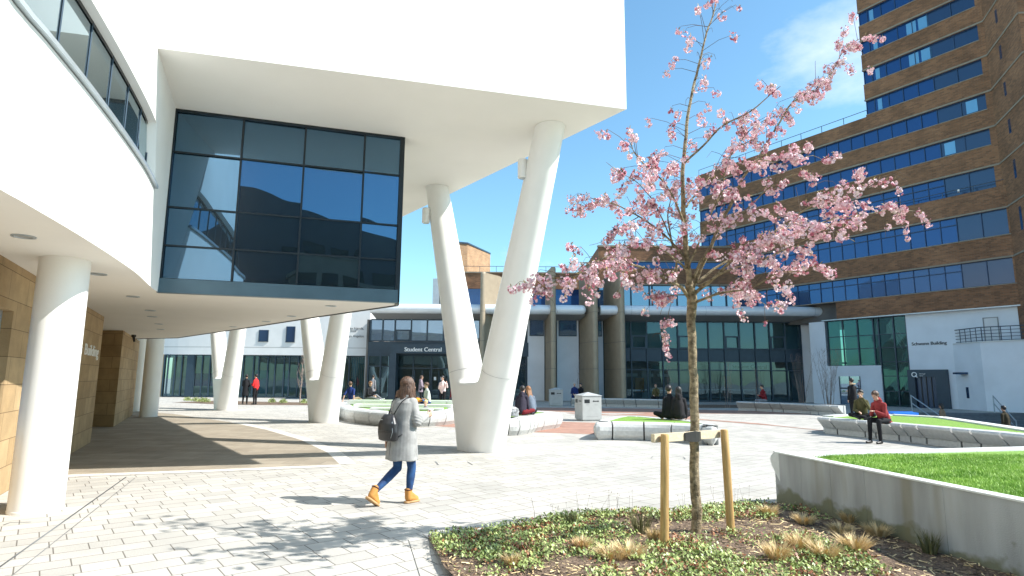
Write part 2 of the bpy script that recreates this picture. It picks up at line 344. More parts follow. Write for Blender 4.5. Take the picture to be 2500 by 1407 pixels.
# ------------------------------------------------------------ white building over the walkway
SH, SL, TOP = 6.65, 3.15, 15.0
A = Vector((-5.49, 8.59)); B = Vector((2.12, 10.59)); C = Vector((-3.58, 18.45)); Ab = Vector((-6.23, 10.29)); Gl = Vector((-6.39, 10.74)); Gr = Vector((-2.34, 12.02))
wb = thing('campus_building', 'white rendered building with overhanging box on V columns and dark bay window', 'building', (-6, 8, 0)); OW = wb.location.copy()
def put(o, root):
    """keep world coordinates when parenting to a root empty"""
    o.parent = root; o.matrix_parent_inverse = Matrix.Translation(-Vector(root.location)) if root.rotation_euler.z == 0 else root.matrix_basis.inverted(); return o
Fp = [(-12, -3.6), (-7.6, -1.3), (-4.9, 1.0), (-3.9, 3.35), (-4.20, 4.75), (-4.40, 5.45), (-4.67, 6.3), (-5.03, 7.35), (-5.49, 8.59), (-5.86, 9.45), (-6.23, 10.29)]
def smoothcurve(p, k=6):
    o = []
    for i in range(len(p) - 1):
        P0, P1, P2, P3 = [Vector(p[max(0, min(len(p) - 1, j))]) for j in (i - 1, i, i + 1, i + 2)]
        for t in [j / k for j in range(k)]:
            o.append(.5 * ((2 * P1) + (P2 - P0) * t + (2 * P0 - 5 * P1 + 4 * P2 - P3) * t * t + (3 * P1 - P0 - 3 * P2 + P3) * t ** 3))
    o.append(Vector(p[-1])); return o
Fc = smoothcurve(Fp); fl = [0]
for i in range(1, len(Fc)): fl.append(fl[-1] + (Fc[i] - Fc[i - 1]).length)
sA = fl[8 * 6]; sB = fl[-1]
def Fs(s, off=0):
    for i in range(1, len(Fc)):
        if fl[i] >= s or i == len(Fc) - 1:
            t = (s - fl[i - 1]) / (fl[i] - fl[i - 1]); d = (Fc[i] - Fc[i - 1]).normalized()
            j0 = (Fc[i] - Fc[max(0, i - 2)]).normalized(); p = Fc[i - 1].lerp(Fc[i], t); return Vector((p.x - d.y * off, p.y + d.x * off))
def send(z): return sA + max(0, min(1, (SH - z) / (SH - SL))) * (sB - sA)
def fstrip(z0, z1, off=0, n=70, endpull=0, s0=0):
    m = MB(); vs = []
    for k in range(n + 1):
        for z in (z0, z1):
            s = s0 + (send(z) - endpull - s0) * k / n; p = Fs(s, off); vs.append((p.x, p.y, z))
    return m.add(vs, [(2 * k, 2 * k + 2, 2 * k + 3, 2 * k + 1) for k in range(n)])
ZS, ZH = 4.75, 5.65
wall = fstrip(SL, ZS - .06); wall2 = fstrip(ZH, SH); wall.add(wall2.v, wall2.f)
m3 = MB(); vs = []
for k in range(60):
    p = Fs(sA * k / 59); vs += [(p.x, p.y, SH), (p.x, p.y, TOP)]
wall.add(vs, [(2 * k, 2 * k + 2, 2 * k + 3, 2 * k + 1) for k in range(59)])
def vwall(m, a, b, z0, z1): m.quad((a[0], a[1], z0), (b[0], b[1], z0), (b[0], b[1], z1), (a[0], a[1], z1))
back = [(-9.8, 26.9), (-17.2, 34.6), (-26, 36), (-26, -3.6), (-12, -3.6)]
vwall(wall, A, B, SH, TOP); vwall(wall, B, C, SH, TOP); pr = C
for q in back: vwall(wall, pr, q, SH if q[1] > 0 and q != back[3] else SL, TOP); pr = q
wall.add([(A.x, A.y, SH), (Ab.x, Ab.y, SL), (Gl.x, Gl.y, SL), (Gl.x, Gl.y, SH)], [(0, 1, 2, 3)])
wall.poly([(p.x, p.y) for p in Fc[:49]] + [B, C] + back, TOP)
# recess head and sill undersides of the ribbon window
def fflat(z, o0, o1, n=70):
    m = MB(); vs = []
    for k in range(n + 1):
        s = send(z) * k / n
        for o in (o0, o1): p = Fs(s, o); vs.append((p.x, p.y, z))
    return m.add(vs, [(2 * k, 2 * k + 1, 2 * k + 3, 2 * k + 2) for k in range(n)])
h = fflat(ZH, 0, .42); wall.add(h.v, h.f)
e0 = Fs(send(ZS)); e1 = Fs(send(ZH)); e2 = Fs(send(ZH) - .05, .42); e3 = Fs(send(ZS) - .05, .42)
wall.quad((e0.x, e0.y, ZS), (e1.x, e1.y, ZH), (e2.x, e2.y, ZH), (e3.x, e3.y, ZS))
put(wall.build('wall', M['render'], smooth='auto', fix=False), wb)
# soffits
s_ = MB(); s_.poly([A, B, C, (-9.8, 26.9), (-17.2, 34.6), (-26, 36), (-26, 20), (-8, 11.2), Gl], SH)
put(s_.build('soffit', M['soffit'], fix=False), wb)
EB = [(-2.4, 12.45), (-4.9, 15.0), (-7.6, 17.9), (-10.3, 20.7), (-13.2, 23.7), (-15.6, 24.5), (-20, 32), (-26, 32)]
lowpoly = [(p.x, p.y) for p in Fc] + [(Gl.x, Gl.y), (Gr.x, Gr.y)] + EB + [(-26, -3.6)]
s_ = MB(); s_.poly(lowpoly, SL); put(s_.build('soffit', M['soffit'], fix=False), wb)
lv = MB(); pr = (Gr.x, Gr.y)
for q in EB: vwall(lv, pr, q, SL + .07, SH); pr = q
put(lv.build('wall', M['render'], fix=False), wb)
tr = MB(); tr.tube([(Gr.x, Gr.y, SL + .03)] + [(q[0], q[1], SL + .03) for q in EB], .055, 6); put(tr.build('edge_trim', M['black']), wb)
# ribbon window: sill, glass, mullions
rw = MB(); vs = []
n = 70
for k in range(n + 1):
    for (o, z) in ((-.05, ZS - .05), (-.05, ZS), (.42, ZS + .0), (.42, ZS - .05), ):
        s = (send(ZS)) * k / n; p = Fs(s, o); vs.append((p.x, p.y, z))
rw.add(vs, [(4 * k + a, 4 * k + 4 + a, 4 * k + 4 + (a + 1) % 4, 4 * k + (a + 1) % 4) for k in range(n) for a in range(4)] + [(0, 1, 2, 3), (4 * n, 4 * n + 1, 4 * n + 2, 4 * n + 3)])
rwo = put(rw.build('sill', M['lmetal'], fix=True), wb)
gl = fstrip(ZS, ZH, .13, endpull=.02); gw = put(gl.build('ribbon_window', GL['ribbon'], smooth=True, fix=False), wb)
fr = MB()
s = send(5) - .12
while s > 1:
    p0 = Fs(s, .122); fr.tube([(p0.x, p0.y, ZS), (p0.x, p0.y, ZH)], .009, 4); s -= .78
fq = put(fr.build('frame', M['dmetal']), wb)
hr = fstrip(ZH - .05, ZH, .118, endpull=.02); put(hr.build('frame', M['black'], fix=False), wb)
# glazed bay
GP = Plane((Gl.x, Gl.y), (Gr.x - Gl.x, Gr.y - Gl.y)); Wd = (Gr - Gl).length
bay = MB(); bay.pb(GP, 0, Wd, SL + .27, SH - .02, -.05, 0); bw = put(bay.build('bay_window', GL['bay']), wb)
# let each pane sit at its own tiny angle by splitting the bay in panes
cols_px = [GP.px(x, y)[0] for x, y in ((592, 350), (744, 370), (889, 390))]
rows_px = [GP.px(600, 390)[1], GP.px(600, 521)[1], GP.px(600, 612)[1]]
bpy.data.objects.remove(bw)
xs = [0] + cols_px + [Wd]; zs = [SL + .27] + sorted(rows_px) + [SH - .02]
bay = MB(); rnd = random.Random(3)
for i in range(4):
    for j in range(4):
        t1, t2 = rnd.uniform(-.012, .012), rnd.uniform(-.010, .010)
        bay.quad(GP.at(xs[i], zs[j], t1), GP.at(xs[i + 1], zs[j], -t1), GP.at(xs[i + 1], zs[j + 1], -t1 + t2), GP.at(xs[i], zs[j + 1], t1 + t2))
bw = put(bay.build('bay_window', GL['bay'], fix=False), wb)
f = MB()
for x in cols_px: f.pb(GP, x - .017, x + .017, zs[0], zs[-1], .014, .045)
for z in rows_px: f.pb(GP, .03, Wd - .03, z - .014, z + .014, .016, .04)
f.pb(GP, 0, .03, SL + .2, SH, .014, .06); f.pb(GP, Wd - .03, Wd, SL + .2, SH, .014, .06); f.pb(GP, .03, Wd - .03, SH - .05, SH - .002, .014, .06)
f.pb(GP, Wd, Wd + .06, SL, SH - .002, -.4, .055)
put(f.build('frame', M['bayframe']), wb)
f = MB(); f.pb(GP, -.02, Wd + .02, SL - .01, SL + .25, -.06, .09); put(f.build('sill', M['sill']), wb)
for (x, y) in ((58, 577), (240, 669), (325, 724), (367, 758), (372, 773), (388, 791), (392, 804), (570, 798), (650, 785), (712, 772), (808, 747)):
    p = G(x, y, SL); d = MB(); k = 20
    d.add([(p.x + r * cos(2 * pi * i / k), p.y + r * sin(2 * pi * i / k), z) for r, z in ((.115, SL - .001), (.115, SL - .012), (.085, SL - .012), (.08, SL - .004)) for i in range(k)],
          [(j * k + i, j * k + (i + 1) % k, (j + 1) * k + (i + 1) % k, (j + 1) * k + i) for j in range(3) for i in range(k)])
    t = thing('ceiling_light', '', 'light', (p.x, p.y, SL), group='recessed downlights in the low soffit')
    t['label'] = 'round recessed downlight in the low white soffit'
    put(d.build('trim_ring', M['lmetal'], smooth='auto'), t)
    d = MB(); d.add([(p.x + .08 * cos(2 * pi * i / k), p.y + .08 * sin(2 * pi * i / k), SL - .003) for i in range(k)], [tuple(range(k))]); put(d.build('diffuser', M['ribsoff']), t)
# sandstone walls of the ground floor
sw = thing('sandstone_wall', 'long sandstone block wall under the white building beside the thick front column', 'wall', (-8, 10, 0))
SP = Plane((-10.48, 15.37), (.452, -.892)); SP.n = Vector((.892, .452, 0))
sL = (Vector((-10.48, 15.37)) - Vector((-5.55, 5.4))).length
m = MB(); wz0, wz1 = .95, 2.52; wa = SP.px(22, 850)[0]
m.pb(SP, 0, wa, 0, SL, -.6, 0); m.pb(SP, wa, sL + 2.2, 0, wz0, -.6, 0); m.pb(SP, wa, sL + 2.2, wz1, SL, -.6, 0)
put(m.build('wall', M['sand'], uvwall=True), sw)
m = MB(); m.pb(SP, wa, wa + 1.6, wz0, wz1, -.25, -.2); wn = put(m.build('window', GL['sky']), sw)
m = MB(); m.pb(SP, wa + .002, wa + .06, wz0, wz1, -.2, -.12); m.pb(SP, wa + .06, wa + 1.6, wz1 - .06, wz1, -.2, -.12); m.pb(SP, wa + .06, wa + 1.6, wz0, wz0 + .05, -.2, -.12); put(m.build('window_frame', M['lmetal']), sw)
ta = SP.px(206, 850)[0]; tz = SP.px(206, 858)[1]
TXP = Plane(SP.p[:2], (-SP.d.x, -SP.d.y)); tA, tB = TXP.px(206, 850)[0], TXP.px(241, 850)[0]; tzz = TXP.px(206, 866)[1]
for body, size_, al_ in (('Building', .36, 0), ('s', .36, 1)):
    o = text(body, size_, TXP, tA if not al_ else tA - .42, tzz, .004, M['text_w'], None, ext=.008, bold=.01)
    if not al_:
        kx = (tB - tA) / max(1e-3, max((v.co - TXP.p).dot(TXP.d) for v in o.data.vertices) - tA)
        for v in o.data.vertices: v.co += TXP.d * (((v.co - TXP.p).dot(TXP.d) - tA) * (kx - 1))
    put(o, sw)
sw2 = thing('sandstone_wall', 'dark shaded sandstone pier behind the lettered wall under the soffit', 'wall', (-14, 21, 0))
m = MB(); m.prism([(-12.95, 20.0), (-16.2, 26.2), (-19.5, 26.2), (-19.5, 20.5)], 0, SL); put(m.build('wall', M['sand'], uvwall=True), sw2)
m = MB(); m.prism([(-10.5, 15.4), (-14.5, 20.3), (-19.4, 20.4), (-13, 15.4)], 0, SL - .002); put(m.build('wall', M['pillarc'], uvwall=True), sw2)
m = MB(); p = Vector((-12.9, 20.1)); m.box((p.x + .03, p.y + .35, 3.0), (.09, .12, .08)); m.tube([(p.x + .03, p.y + .35, 2.97), (p.x + .07, p.y + .35, 2.80)], [.045, .03], 10)
tag(m.build('security_camera', M['black'], smooth='auto'), 'small dark security camera high on the sandstone pier corner', 'camera')
# round columns
def round_column(sil, r1, h, label):
    xa, xb, yb = sil; e = yb - 12
    ra, rb_ = ray(xa, e), ray(xb, e); aa, ab = math.atan2(ra[0], ra[1]), math.atan2(rb_[0], rb_[1]); mid, hf_ = (aa + ab) / 2, (ab - aa) / 2
    gq = G((xa + xb) / 2, yb); dist = math.hypot(gq.x, gq.y); r0 = dist * sin(hf_) / (1 - sin(hf_)); c = ((dist + r0) * sin(mid), (dist + r0) * cos(mid)); r1 = r0 * r1
    m = MB(); prof = [(r0 + .005, 0), (r0 + .005, .03), (r0, .035)] + [(r0 + (r1 - r0) * k / 8, .035 + (h - .035) * k / 8) for k in range(1, 9)]; k = 48; vs = []
    for r, z in prof: vs += [(c[0] + r * cos(2 * pi * i / k), c[1] + r * sin(2 * pi * i / k), z) for i in range(k)]
    m.add(vs, [(j * k + i, j * k + (i + 1) % k, (j + 1) * k + (i + 1) % k, (j + 1) * k + i) for j in range(len(prof) - 1) for i in range(k)] + [tuple(range(k))])
    return tag(m.build('column', M['column'], smooth='auto'), label, 'column', 'round columns under the low soffit')
round_column((15, 156, 1257), .985, SL + .003, 'thick round white column nearest the camera, half in sunlight')
round_column((340, 386, 1019), .98, SL + .4, 'second round white column, standing in the shade at the middle of the walkway')
round_column((317, 352, 1005), .98, SL + .4, 'farthest round white column, partly hidden behind the shaded one')
# V columns
def vcolumn(base, tr_, tl_, label, rb=.50, rt=.30, lb=.1, top=SH):
    t = thing('v_column', label, 'column', (base[0], base[1], 0), group='white V shaped columns holding up the overhang')
    m = MB(); m2 = MB(); bx = Vector((0, 0, 0))
    for q in (tr_, tl_):
        q = Vector((q[0], q[1], 0)); d = q.normalized() * lb; dirv = (q + Vector((0, 0, top))) - d; n = 14
        pts = [d + dirv * (k / n) for k in range(-1, n + 1)]; pts[0] = d + dirv * (-.06)
        pts.append(d + dirv * 1.03); rr = [rb + (rt - rb) * (max(0, (k / n)) ** .72) for k in range(-1, n + 1)] + [rt]
        m.tube(pts, rr, 48)
    bmh = bmesh.new(); kk = 40
    for i_ in range(kk):
        a = 2 * pi * i_ / kk; bmh.verts.new((rb * cos(a), rb * sin(a), -.1))
        for q in (tr_, tl_):
            q = Vector((q[0], q[1], 0)); d = q.normalized() * lb; dv = (q + Vector((0, 0, top))) - d; cc = d + dv * .235; r_ = rb + (rt - rb) * .235 ** .72 - .004; bmh.verts.new((cc.x + r_ * cos(a), cc.y + r_ * sin(a), cc.z))
    bmesh.ops.convex_hull(bmh, input=bmh.verts); bmh.verts.ensure_lookup_table()
    live = [v for v in bmh.verts if v.link_faces]; ix = {v: i for i, v in enumerate(live)}; m.add([v.co.copy() for v in live], [tuple(ix[v] for v in f.verts) for f in bmh.faces]); bmh.free()
    o = m.blob('shaft', M['column'], t, .035, 14)
    me = o.data; bm = bmesh.new(); bm.from_mesh(me)
    bmesh.ops.bisect_plane(bm, geom=bm.verts[:] + bm.edges[:] + bm.faces[:], plane_co=(0, 0, .002), plane_no=(0, 0, -1), clear_outer=True)
    bmesh.ops.bisect_plane(bm, geom=bm.verts[:] + bm.edges[:] + bm.faces[:], plane_co=(0, 0, top - .002), plane_no=(0, 0, 1), clear_outer=True); bm.to_mesh(me); bm.free()
    me.shade_smooth()
    m = MB()
    for q in (tr_, tl_):
        q = Vector((q[0], q[1], 0)); d = q.normalized() * lb; dirv = (q + Vector((0, 0, top))) - d; u = dirv.normalized(); e1 = u.orthogonal().normalized(); e2 = u.cross(e1); c = d + dirv * .275; r_ = rb + (rt - rb) * .275 ** .72 + .0015
        m.tube([c + (e1 * cos(2 * pi * k / 48) + e2 * sin(2 * pi * k / 48)) * r_ for k in range(49)], .0035, 4)
    m.build('seam_ring', M['ribsoff'], t, fix=False)
    return t
vcolumn((-.68, 14.45), (1.42, -3.02), (-1.33, .9), 'largest white V column in front, between the walking woman and the cherry tree')
vcolumn((-6.98, 22.9), (1.55, -2.9), (-1.75, 1.5), 'middle white V column, left of the walking woman')
vcolumn((-14.28, 30.6), (1.75, -2.7), (-2.0, 1.7), 'smallest and farthest white V column, beside the people in black and red')
def spotlight(px, py, Y, dx, label):
    p = D(px, py, Y); t = thing('spotlight', label, 'lamp', p, group='cylindrical spotlights on the front V column')
    m = MB(); m.tube([(0, 0, -.2), (0, 0, -.19), (0, 0, .19), (0, 0, .2)], [.085, .1, .1, .09], 24); m.build('housing', M['column'], t, smooth='auto')
    m = MB(); m.tube([(0, 0, .02), (dx, .02, .02)], .03, 8); m.box((dx * .8, .02, .02), (.05, .12, .12)); m.build('bracket', M['column'], t)
    m = MB(); m.tube([(0, 0, -.205), (0, 0, -.202)], .075, 20); m.build('lens', M['lmetal'], t)
spotlight(1040, 527, 15.1, .2, 'white cylinder spotlight on the left leg of the front V column')
spotlight(1276, 413, 11.75, .2, 'white cylinder spotlight on the right leg of the front V column')
# ------------------------------------------------------------ brick tower (right)
TP = Plane((26, 39.4), (.5373, -.8434))
tw = thing('brick_tower', 'tall brown brick tower with blue ribbon windows on the right', 'building', (30, 45, 0))
TL, TM, TR, TT, ROOF = -16.5, -1.38, 5.95, 33.0, 20.35
def brickslab(m, a0, a1, z0, z1, o=.0, dep=8): m.pb(TP, a0, a1, z0, z1, -dep, o)
bands = []  # (sill, head, left, right, offset)
for (hx_, hy, sx, sy) in ((2414.7, 313.6, 2420, 352.6), (2406, 227.5, 2412, 266), (2396, 144.4, 2400, 180.5), (2389, 61, 2391, 97)):
    bands.append((TP.px(sx, sy)[1], TP.px(hx_, hy)[1]))
st = (bands[3][0] - bands[0][0]) / 3
bands = [(bands[0][0] + st * k, bands[0][1] + st * k) for k in range(0, 7)]
b3 = (TP.px(2431, 452.6)[1] - .1, TP.px(2426, 406)[1]); low = [(TP.px(2477, 690.6)[1], TP.px(2471, 627.5)[1]), (TP.px(2463, 570.6)[1], TP.px(2457, 507.5)[1])]
OL = .30
TPl = Plane(TP.at(0, 0, OL)[:2], (TP.d.x, TP.d.y))
ZB = 5.98; low = [(TPl.px(2477, 690.6)[1], TPl.px(2471, 627.5)[1]), (TPl.px(2463, 570.6)[1], TPl.px(2457, 507.5)[1])]
ledge = TPl.px(2440, 455)[1]
TRl = TPl.px(2481, 640)[0]; GRl = TPl.px(2475, 660)[0]; GRu = TP.px(2410, 270)[0]
bm_ = MB()
# lower block brick
zz = [ZB] + [v for b in low for v in b] + [ledge]
for i in range(0, len(zz), 2): bm_.pb(TP, TL if i else -4.4, TRl, zz[i], zz[i + 1], -3, OL)
for b in low: bm_.pb(TP, GRl, TRl, b[0], b[1], -3, OL)
zz = [ledge] + [b3[0]] if ledge < b3[0] else []
seq = [b3] + bands; cur = max(ledge, b3[0] - .02)
for i, (z0, z1) in enumerate(seq):
    nx = seq[i + 1][0] if i + 1 < len(seq) else TT
    a0 = TL if nx < ROOF else TM
    if z1 < ROOF < nx: bm_.pb(TP, TL, TM, z1, ROOF, -8, 0); bm_.pb(TP, TM, TR, z1, nx, -8, 0)
    else: bm_.pb(TP, a0, TR, z1, nx, -8, 0)
    bm_.pb(TP, GRu, TR, z0, z1, -8, -.0)
put(bm_.build('wall', M['brick'], uvwall=True), tw)
core = MB(); core.pb(TP, TL + .3, TR, ZB, ROOF - .3, -8.2, -.5); core.pb(TP, TM + .3, TR - .1, ROOF - .3, TT - .1, -7.9, -.5); put(core.build('core_wall', M['room']), tw)
# stone bands over each window row
sb = MB()
for z0, z1 in seq: sb.pb(TP, (TL if z1 < ROOF else TM) - .02, TR + .02, z1 + .001, z1 + .11, 0, .05)
for z0, z1 in low:
    sb.pb(TP, TL, TRl + .01, z1 + .001, z1 + .10, OL, OL + .05); sb.pb(TP, TL, GRl + .1, z0 - .06, z0 - .001, OL, OL + .05)
for z0, z1 in seq[1:]: sb.pb(TP, TL if z1 < ROOF else TM, GRu + .03, z0 - .05, z0 - .001, 0, .03)
put(sb.build('stone_band', M['stoneband']), tw)
rnd = random.Random(5)
def ribbon(P, a0, a1, z0, z1, off, pitch=.93, blanks=2, trans=False, name='ribbon_window'):
    g_ = MB(); f_ = MB(); b_ = MB(); a = a1; i = 0
    while a > a0 + .1:
        wd = pitch * (1.45 if i < blanks else 1); b0 = max(a0, a - wd); t = rnd.uniform(-.008, .008)
        (b_ if i < blanks else g_).quad(P.at(b0, z0, off - .16 + t), P.at(a, z0, off - .16 - t), P.at(a, z1, off - .16 - t), P.at(b0, z1, off - .16 + t))
        f_.pb(P, b0 - .02, b0 + .02, z0, z1, off - .15, off - .11)
        if trans and i >= blanks: f_.pb(P, b0 + .03, a - .03, z1 - .48, z1 - .42, off - .15, off - .11)
        a = b0; i += 1
    f_.pb(P, a0, a1, z0, z0 + .03, off - .15, off - .08); f_.pb(P, a0, a1, z1 - .03, z1, off - .15, off - .08)
    w_ = put(g_.build(name, GL['tower'], fix=False), tw); put(f_.build('frame', M['towerframe']), tw)
    if b_.f: put(b_.build('blank_panel', GL['panel'], fix=False), tw)
M['towerframe'] = mat('tower_frame', (.02, .055, .13), .45, .1, 3)
for z0, z1 in low: ribbon(TP, TL, GRl, z0, z1, OL, .9, 2, True)
for i, (z0, z1) in enumerate(seq): ribbon(TP, TL if z1 < ROOF else TM + .03, GRu, z0, z1, .0, .93, 2, i == 0)
bl = MB()
for (x, y) in ((2222, 68), (2251, 54), (2229, 145), (2259, 131), (2370, 258), (2317, 362), (2125, 40), (2135, 108), (2141, 186), (2147, 264)):
    a, z = TP.px(x, y); b = min(seq, key=lambda q: abs((q[0] + q[1]) / 2 - z)); wdt = .3 if x > 2200 else .14
    bl = MB(); bl.quad(TP.at(a - wdt, b[0] + .1, -.1405), TP.at(a + wdt, b[0] + .1, -.1405), TP.at(a + wdt, b[1] - .12, -.1405), TP.at(a - wdt, b[1] - .12, -.1405)); put(bl.build('window_blind', GL['blind'], fix=False), tw)
# roof edge rails and ledge rail
def rail(P, a0, a1, z, off, h=.55, step=1.6, r=.022, mid=False, parent=None, name='railing', m_='steel'):
    m = MB(); m.tube([P.at(a0, z + h, off), P.at(a1, z + h, off)], r, 6)
    if mid: m.tube([P.at(a0, z + h * .5, off), P.at(a1, z + h * .5, off)], r * .7, 6)
    k = max(1, int(abs(a1 - a0) / step))
    for i in range(k + 1): a = a0 + (a1 - a0) * i / k; m.tube([P.at(a, z, off), P.at(a, z + h, off)], r, 6)
    return put(m.build(name, M[m_]), parent or tw)
rail(TP, TL, TM, ROOF, -.15); rail(TP, -7, TR + .2, ledge, .15, .4)
m = MB()
for (x, y) in ((2341, 467), (2168, 503)):
    a, z = TPl.px(x, y); q = TP.at(a, z, OL + .05); m = MB(); m.box(q, (.32, .1, .12), .9); put(m.build('floodlight', M['text_w']), tw)
# wing coming forward with slit windows
Q0 = TP.at(TR, 0, 0); wd_ = Vector((-.365, -.931, 0)); Q1 = Q0 + wd_ * 4.6
WP = Plane(Q0[:2], (-.365 * -1, -.931 * -1)); WP.d = wd_; WP.n = Vector((-.931, .365, 0))
m = MB(); m.prism([Q0, Q1, Q1 + Vector((3.4, -.29, 0)), Q1 + Vector((3.6, -3.2, 0)), Q1 + Vector((14, -3.4, 0)), Q0 + Vector((14, 6, 0))], 3.0, TT); put(m.build('wall', M['brick'], uvwall=True), tw)  # unseen right end added and drawn forward so its shadow falls nearer on the plaza
m = MB(); sl = MB()
for z0, z1 in low + seq:
    m.pb(WP, 0, 4.62, z1 + .001, z1 + .10, 0, .05)
    m.quad(*[Q1 + v for v in (Vector((-.03, -.06, z1 + .0)), Vector((3.38, -.35, z1)), Vector((3.38, -.35, z1 + .1)), Vector((-.03, -.06, z1 + .1)))])
    sl = MB(); sl.pb(WP, 1.75, 2.05, z0 - .15, z1 - .35, .004, .006); put(sl.build('slit_window', GL['panel']), tw); put(m.build('stone_band', M['stoneband']), tw); m = MB()
F2 = Plane(Q1[:2], (14, -1.2))
for z0, z1 in low + seq: m = MB(); m.pb(F2, .35, 3.2, z0, z1 - .02, .004, .008); put(m.build('ribbon_window', GL['tower']), tw)
# ------------------------------------------------------------ pale rendered wing with the glazed stair (right)
sb_ = thing('rendered_block', 'pale blue rendered block with green stair glazing and dark doorway below the brick tower', 'building', (25, 39, 0))
a_l = TP.px(2019, 880)[0]; a_g = TP.px(2217, 850)[0]; a_r = TP.px(2332, 900)[0]
a_c = TP.px(2148, 850)[0]; zg0 = TP.px(2100, 893)[1]
m = MB(); m.pb(TP, a_g, TRl - .3, 0, ZB - .002, -3, .0)
m.pb(TP, a_l, a_c, 0, zg0, -2, 0); m.pb(TP, a_l - 1.2, a_l, 0, ZB - .004, -2, 0)
put(m.build('wall', M['schwann']), sb_)
gz = MB(); fz = MB()
va = [TP.px(x, 850)[0] for x in (2022, 2060, 2096, 2135)] + [a_c, TP.px(2185, 850)[0], a_g]
for i in range(len(va) - 1):
    z0 = zg0 if va[i + 1] <= a_c + .01 else 0; z1 = ZB - .05; cuts = [z0] + [v for v in (1.0, 2.0, 2.95, 3.9, 4.8) if v > z0 + .3] + [z1]
    for j in range(len(cuts) - 1):
        t = rnd.uniform(-.006, .006); gz.quad(TP.at(va[i], cuts[j], -.08 + t), TP.at(va[i + 1], cuts[j], -.08 - t), TP.at(va[i + 1], cuts[j + 1], -.08), TP.at(va[i], cuts[j + 1], -.08))
        fz.pb(TP, va[i] + .04, va[i + 1] - .04, cuts[j] - .025, cuts[j] + .025, -.07, -.01)
    fz.pb(TP, va[i] - .04, va[i] + .04, z0, z1, -.07, .0)
fz.pb(TP, a_g - .05, a_g - .002, 0, ZB - .05, -.07, .01); fz.pb(TP, a_l, a_g, ZB - .05, ZB - .004, -.07, .03)
put(gz.build('stair_glazing', GL['green'], fix=False), sb_); put(fz.build('frame', M['dmetal']), sb_)
m = MB(); m.pb(TP, a_l, a_g, 0, .02, -2.6, -.1); m.pb(TP, a_l, a_g, 0, ZB, -2.7, -2.6)
m.pb(TP, a_l + .1, a_g, 2.9, 3.0, -2.6, -.4); put(m.build('stair_interior', M['teal']), sb_)
m = MB(); p0, p1 = a_c + .1, a_g - .3
for o in (-1.2, -1.9):
    m.tube([TP.at(p0, .3, o), TP.at(p1, 4.6, o)], .09, 6); m.tube([TP.at(p1, 2.6, o), TP.at(p0, 5.6, o)], .07, 6); m.tube([TP.at(p0, .9, o), TP.at(p1, 5.2, o)], .04, 6)
put(m.build('stair_truss', M['ctop']), sb_)
# doorway portal
pa0 = TP.px(2222, 950)[0]; pa1 = TP.px(2320, 950)[0]; pz = TP.px(2260, 903)[1]
m = MB(); m.pb(TP, pa0, pa0 + .42, 0, pz, .004, .22); m.pb(TP, TP.px(2290, 950)[0], pa1, 0, pz, .004, .22); m.pb(TP, pa0 + .42, TP.px(2290, 950)[0], pz - .45, pz, .004, .22)
put(m.build('door_portal', M['dmetal']), sb_)
m = MB(); m.pb(TP, pa0 + .42, TP.px(2290, 950)[0], 0, pz - .45, .004, .03); d_ = put(m.build('door', GL['panel']), sb_)
m = MB(); x0, x1 = pa0 + .42, TP.px(2290, 950)[0]
for k in range(5): a = x0 + (x1 - x0) * k / 4; m.pb(TP, max(x0, a - .025), min(x1, a + .025), 0, pz - .45, .03, .07)
put(m.build('door_frame', M['black']), sb_)
# round emblem with tail (a Q) and two tiny lines of lettering
ea, ez = TP.px(2236, 915); m = MB(); k = 28; R0, R1 = .165, .11
vs = [];
for r in (R0, R1):
    for i in range(k): vs.append(TP.at(ea + r * cos(2 * pi * i / k), ez + r * sin(2 * pi * i / k), .226))
m.add(vs, [(i, (i + 1) % k, k + (i + 1) % k, k + i) for i in range(k)]); m.quad(TP.at(ea + .03, ez - .06, .228), TP.at(ea + .08, ez - .03, .228), TP.at(ea + .2, ez - .17, .228), TP.at(ea + .14, ez - .2, .228))
put(m.build('emblem', M['text_w'], fix=False), sb_)
def ptext(*a, root=None, **k): return put(text(*a, None, **k), root)
ptext('Heritage', .1, TP, ea + .3, ez + .02, .225, M['text_w'], root=sb_, ext=.002); ptext('Quay', .1, TP, ea + .3, ez - .1, .225, M['text_w'], root=sb_, ext=.002)
a, z = TP.px(2226, 844); a2 = TP.px(2312, 844)[0]
o = ptext('Schwann Building', .33, TP, a, z, .01, M['text_d'], root=sb_, bold=.014, ext=.012)
xs_ = [(v.co - TP.p).dot(TP.d) for v in o.data.vertices]; sc_ = (a2 - a) / (max(xs_) - min(xs_))
for v in o.data.vertices:
    q = v.co - TP.at(a, 0, 0); along = q.dot(TP.d); v.co += TP.d * (along * (sc_ - 1)); v.co.z = z + (v.co.z - z) * sc_
m = MB(); dn = TP.px(2052, 970)[0]; dn1 = TP.px(2104, 970)[0]; dz = TP.px(2080, 919)[1]; m.pb(TP, dn, dn1, 0.02, dz, .003, .01)
put(m.build('window', GL['sky']), sb_)
m = MB(); m.pb(TP, dn, dn + .04, .02, dz, .01, .05); m.pb(TP, (dn + dn1) / 2 - .03, (dn + dn1) / 2 + .03, .02, dz, .01, .05); m.pb(TP, dn1 - .04, dn1, .02, dz, .01, .05); m.pb(TP, dn + .04, dn1 - .04, 1.1, 1.2, .01, .045); put(m.build('window_frame', M['dmetal']), sb_)
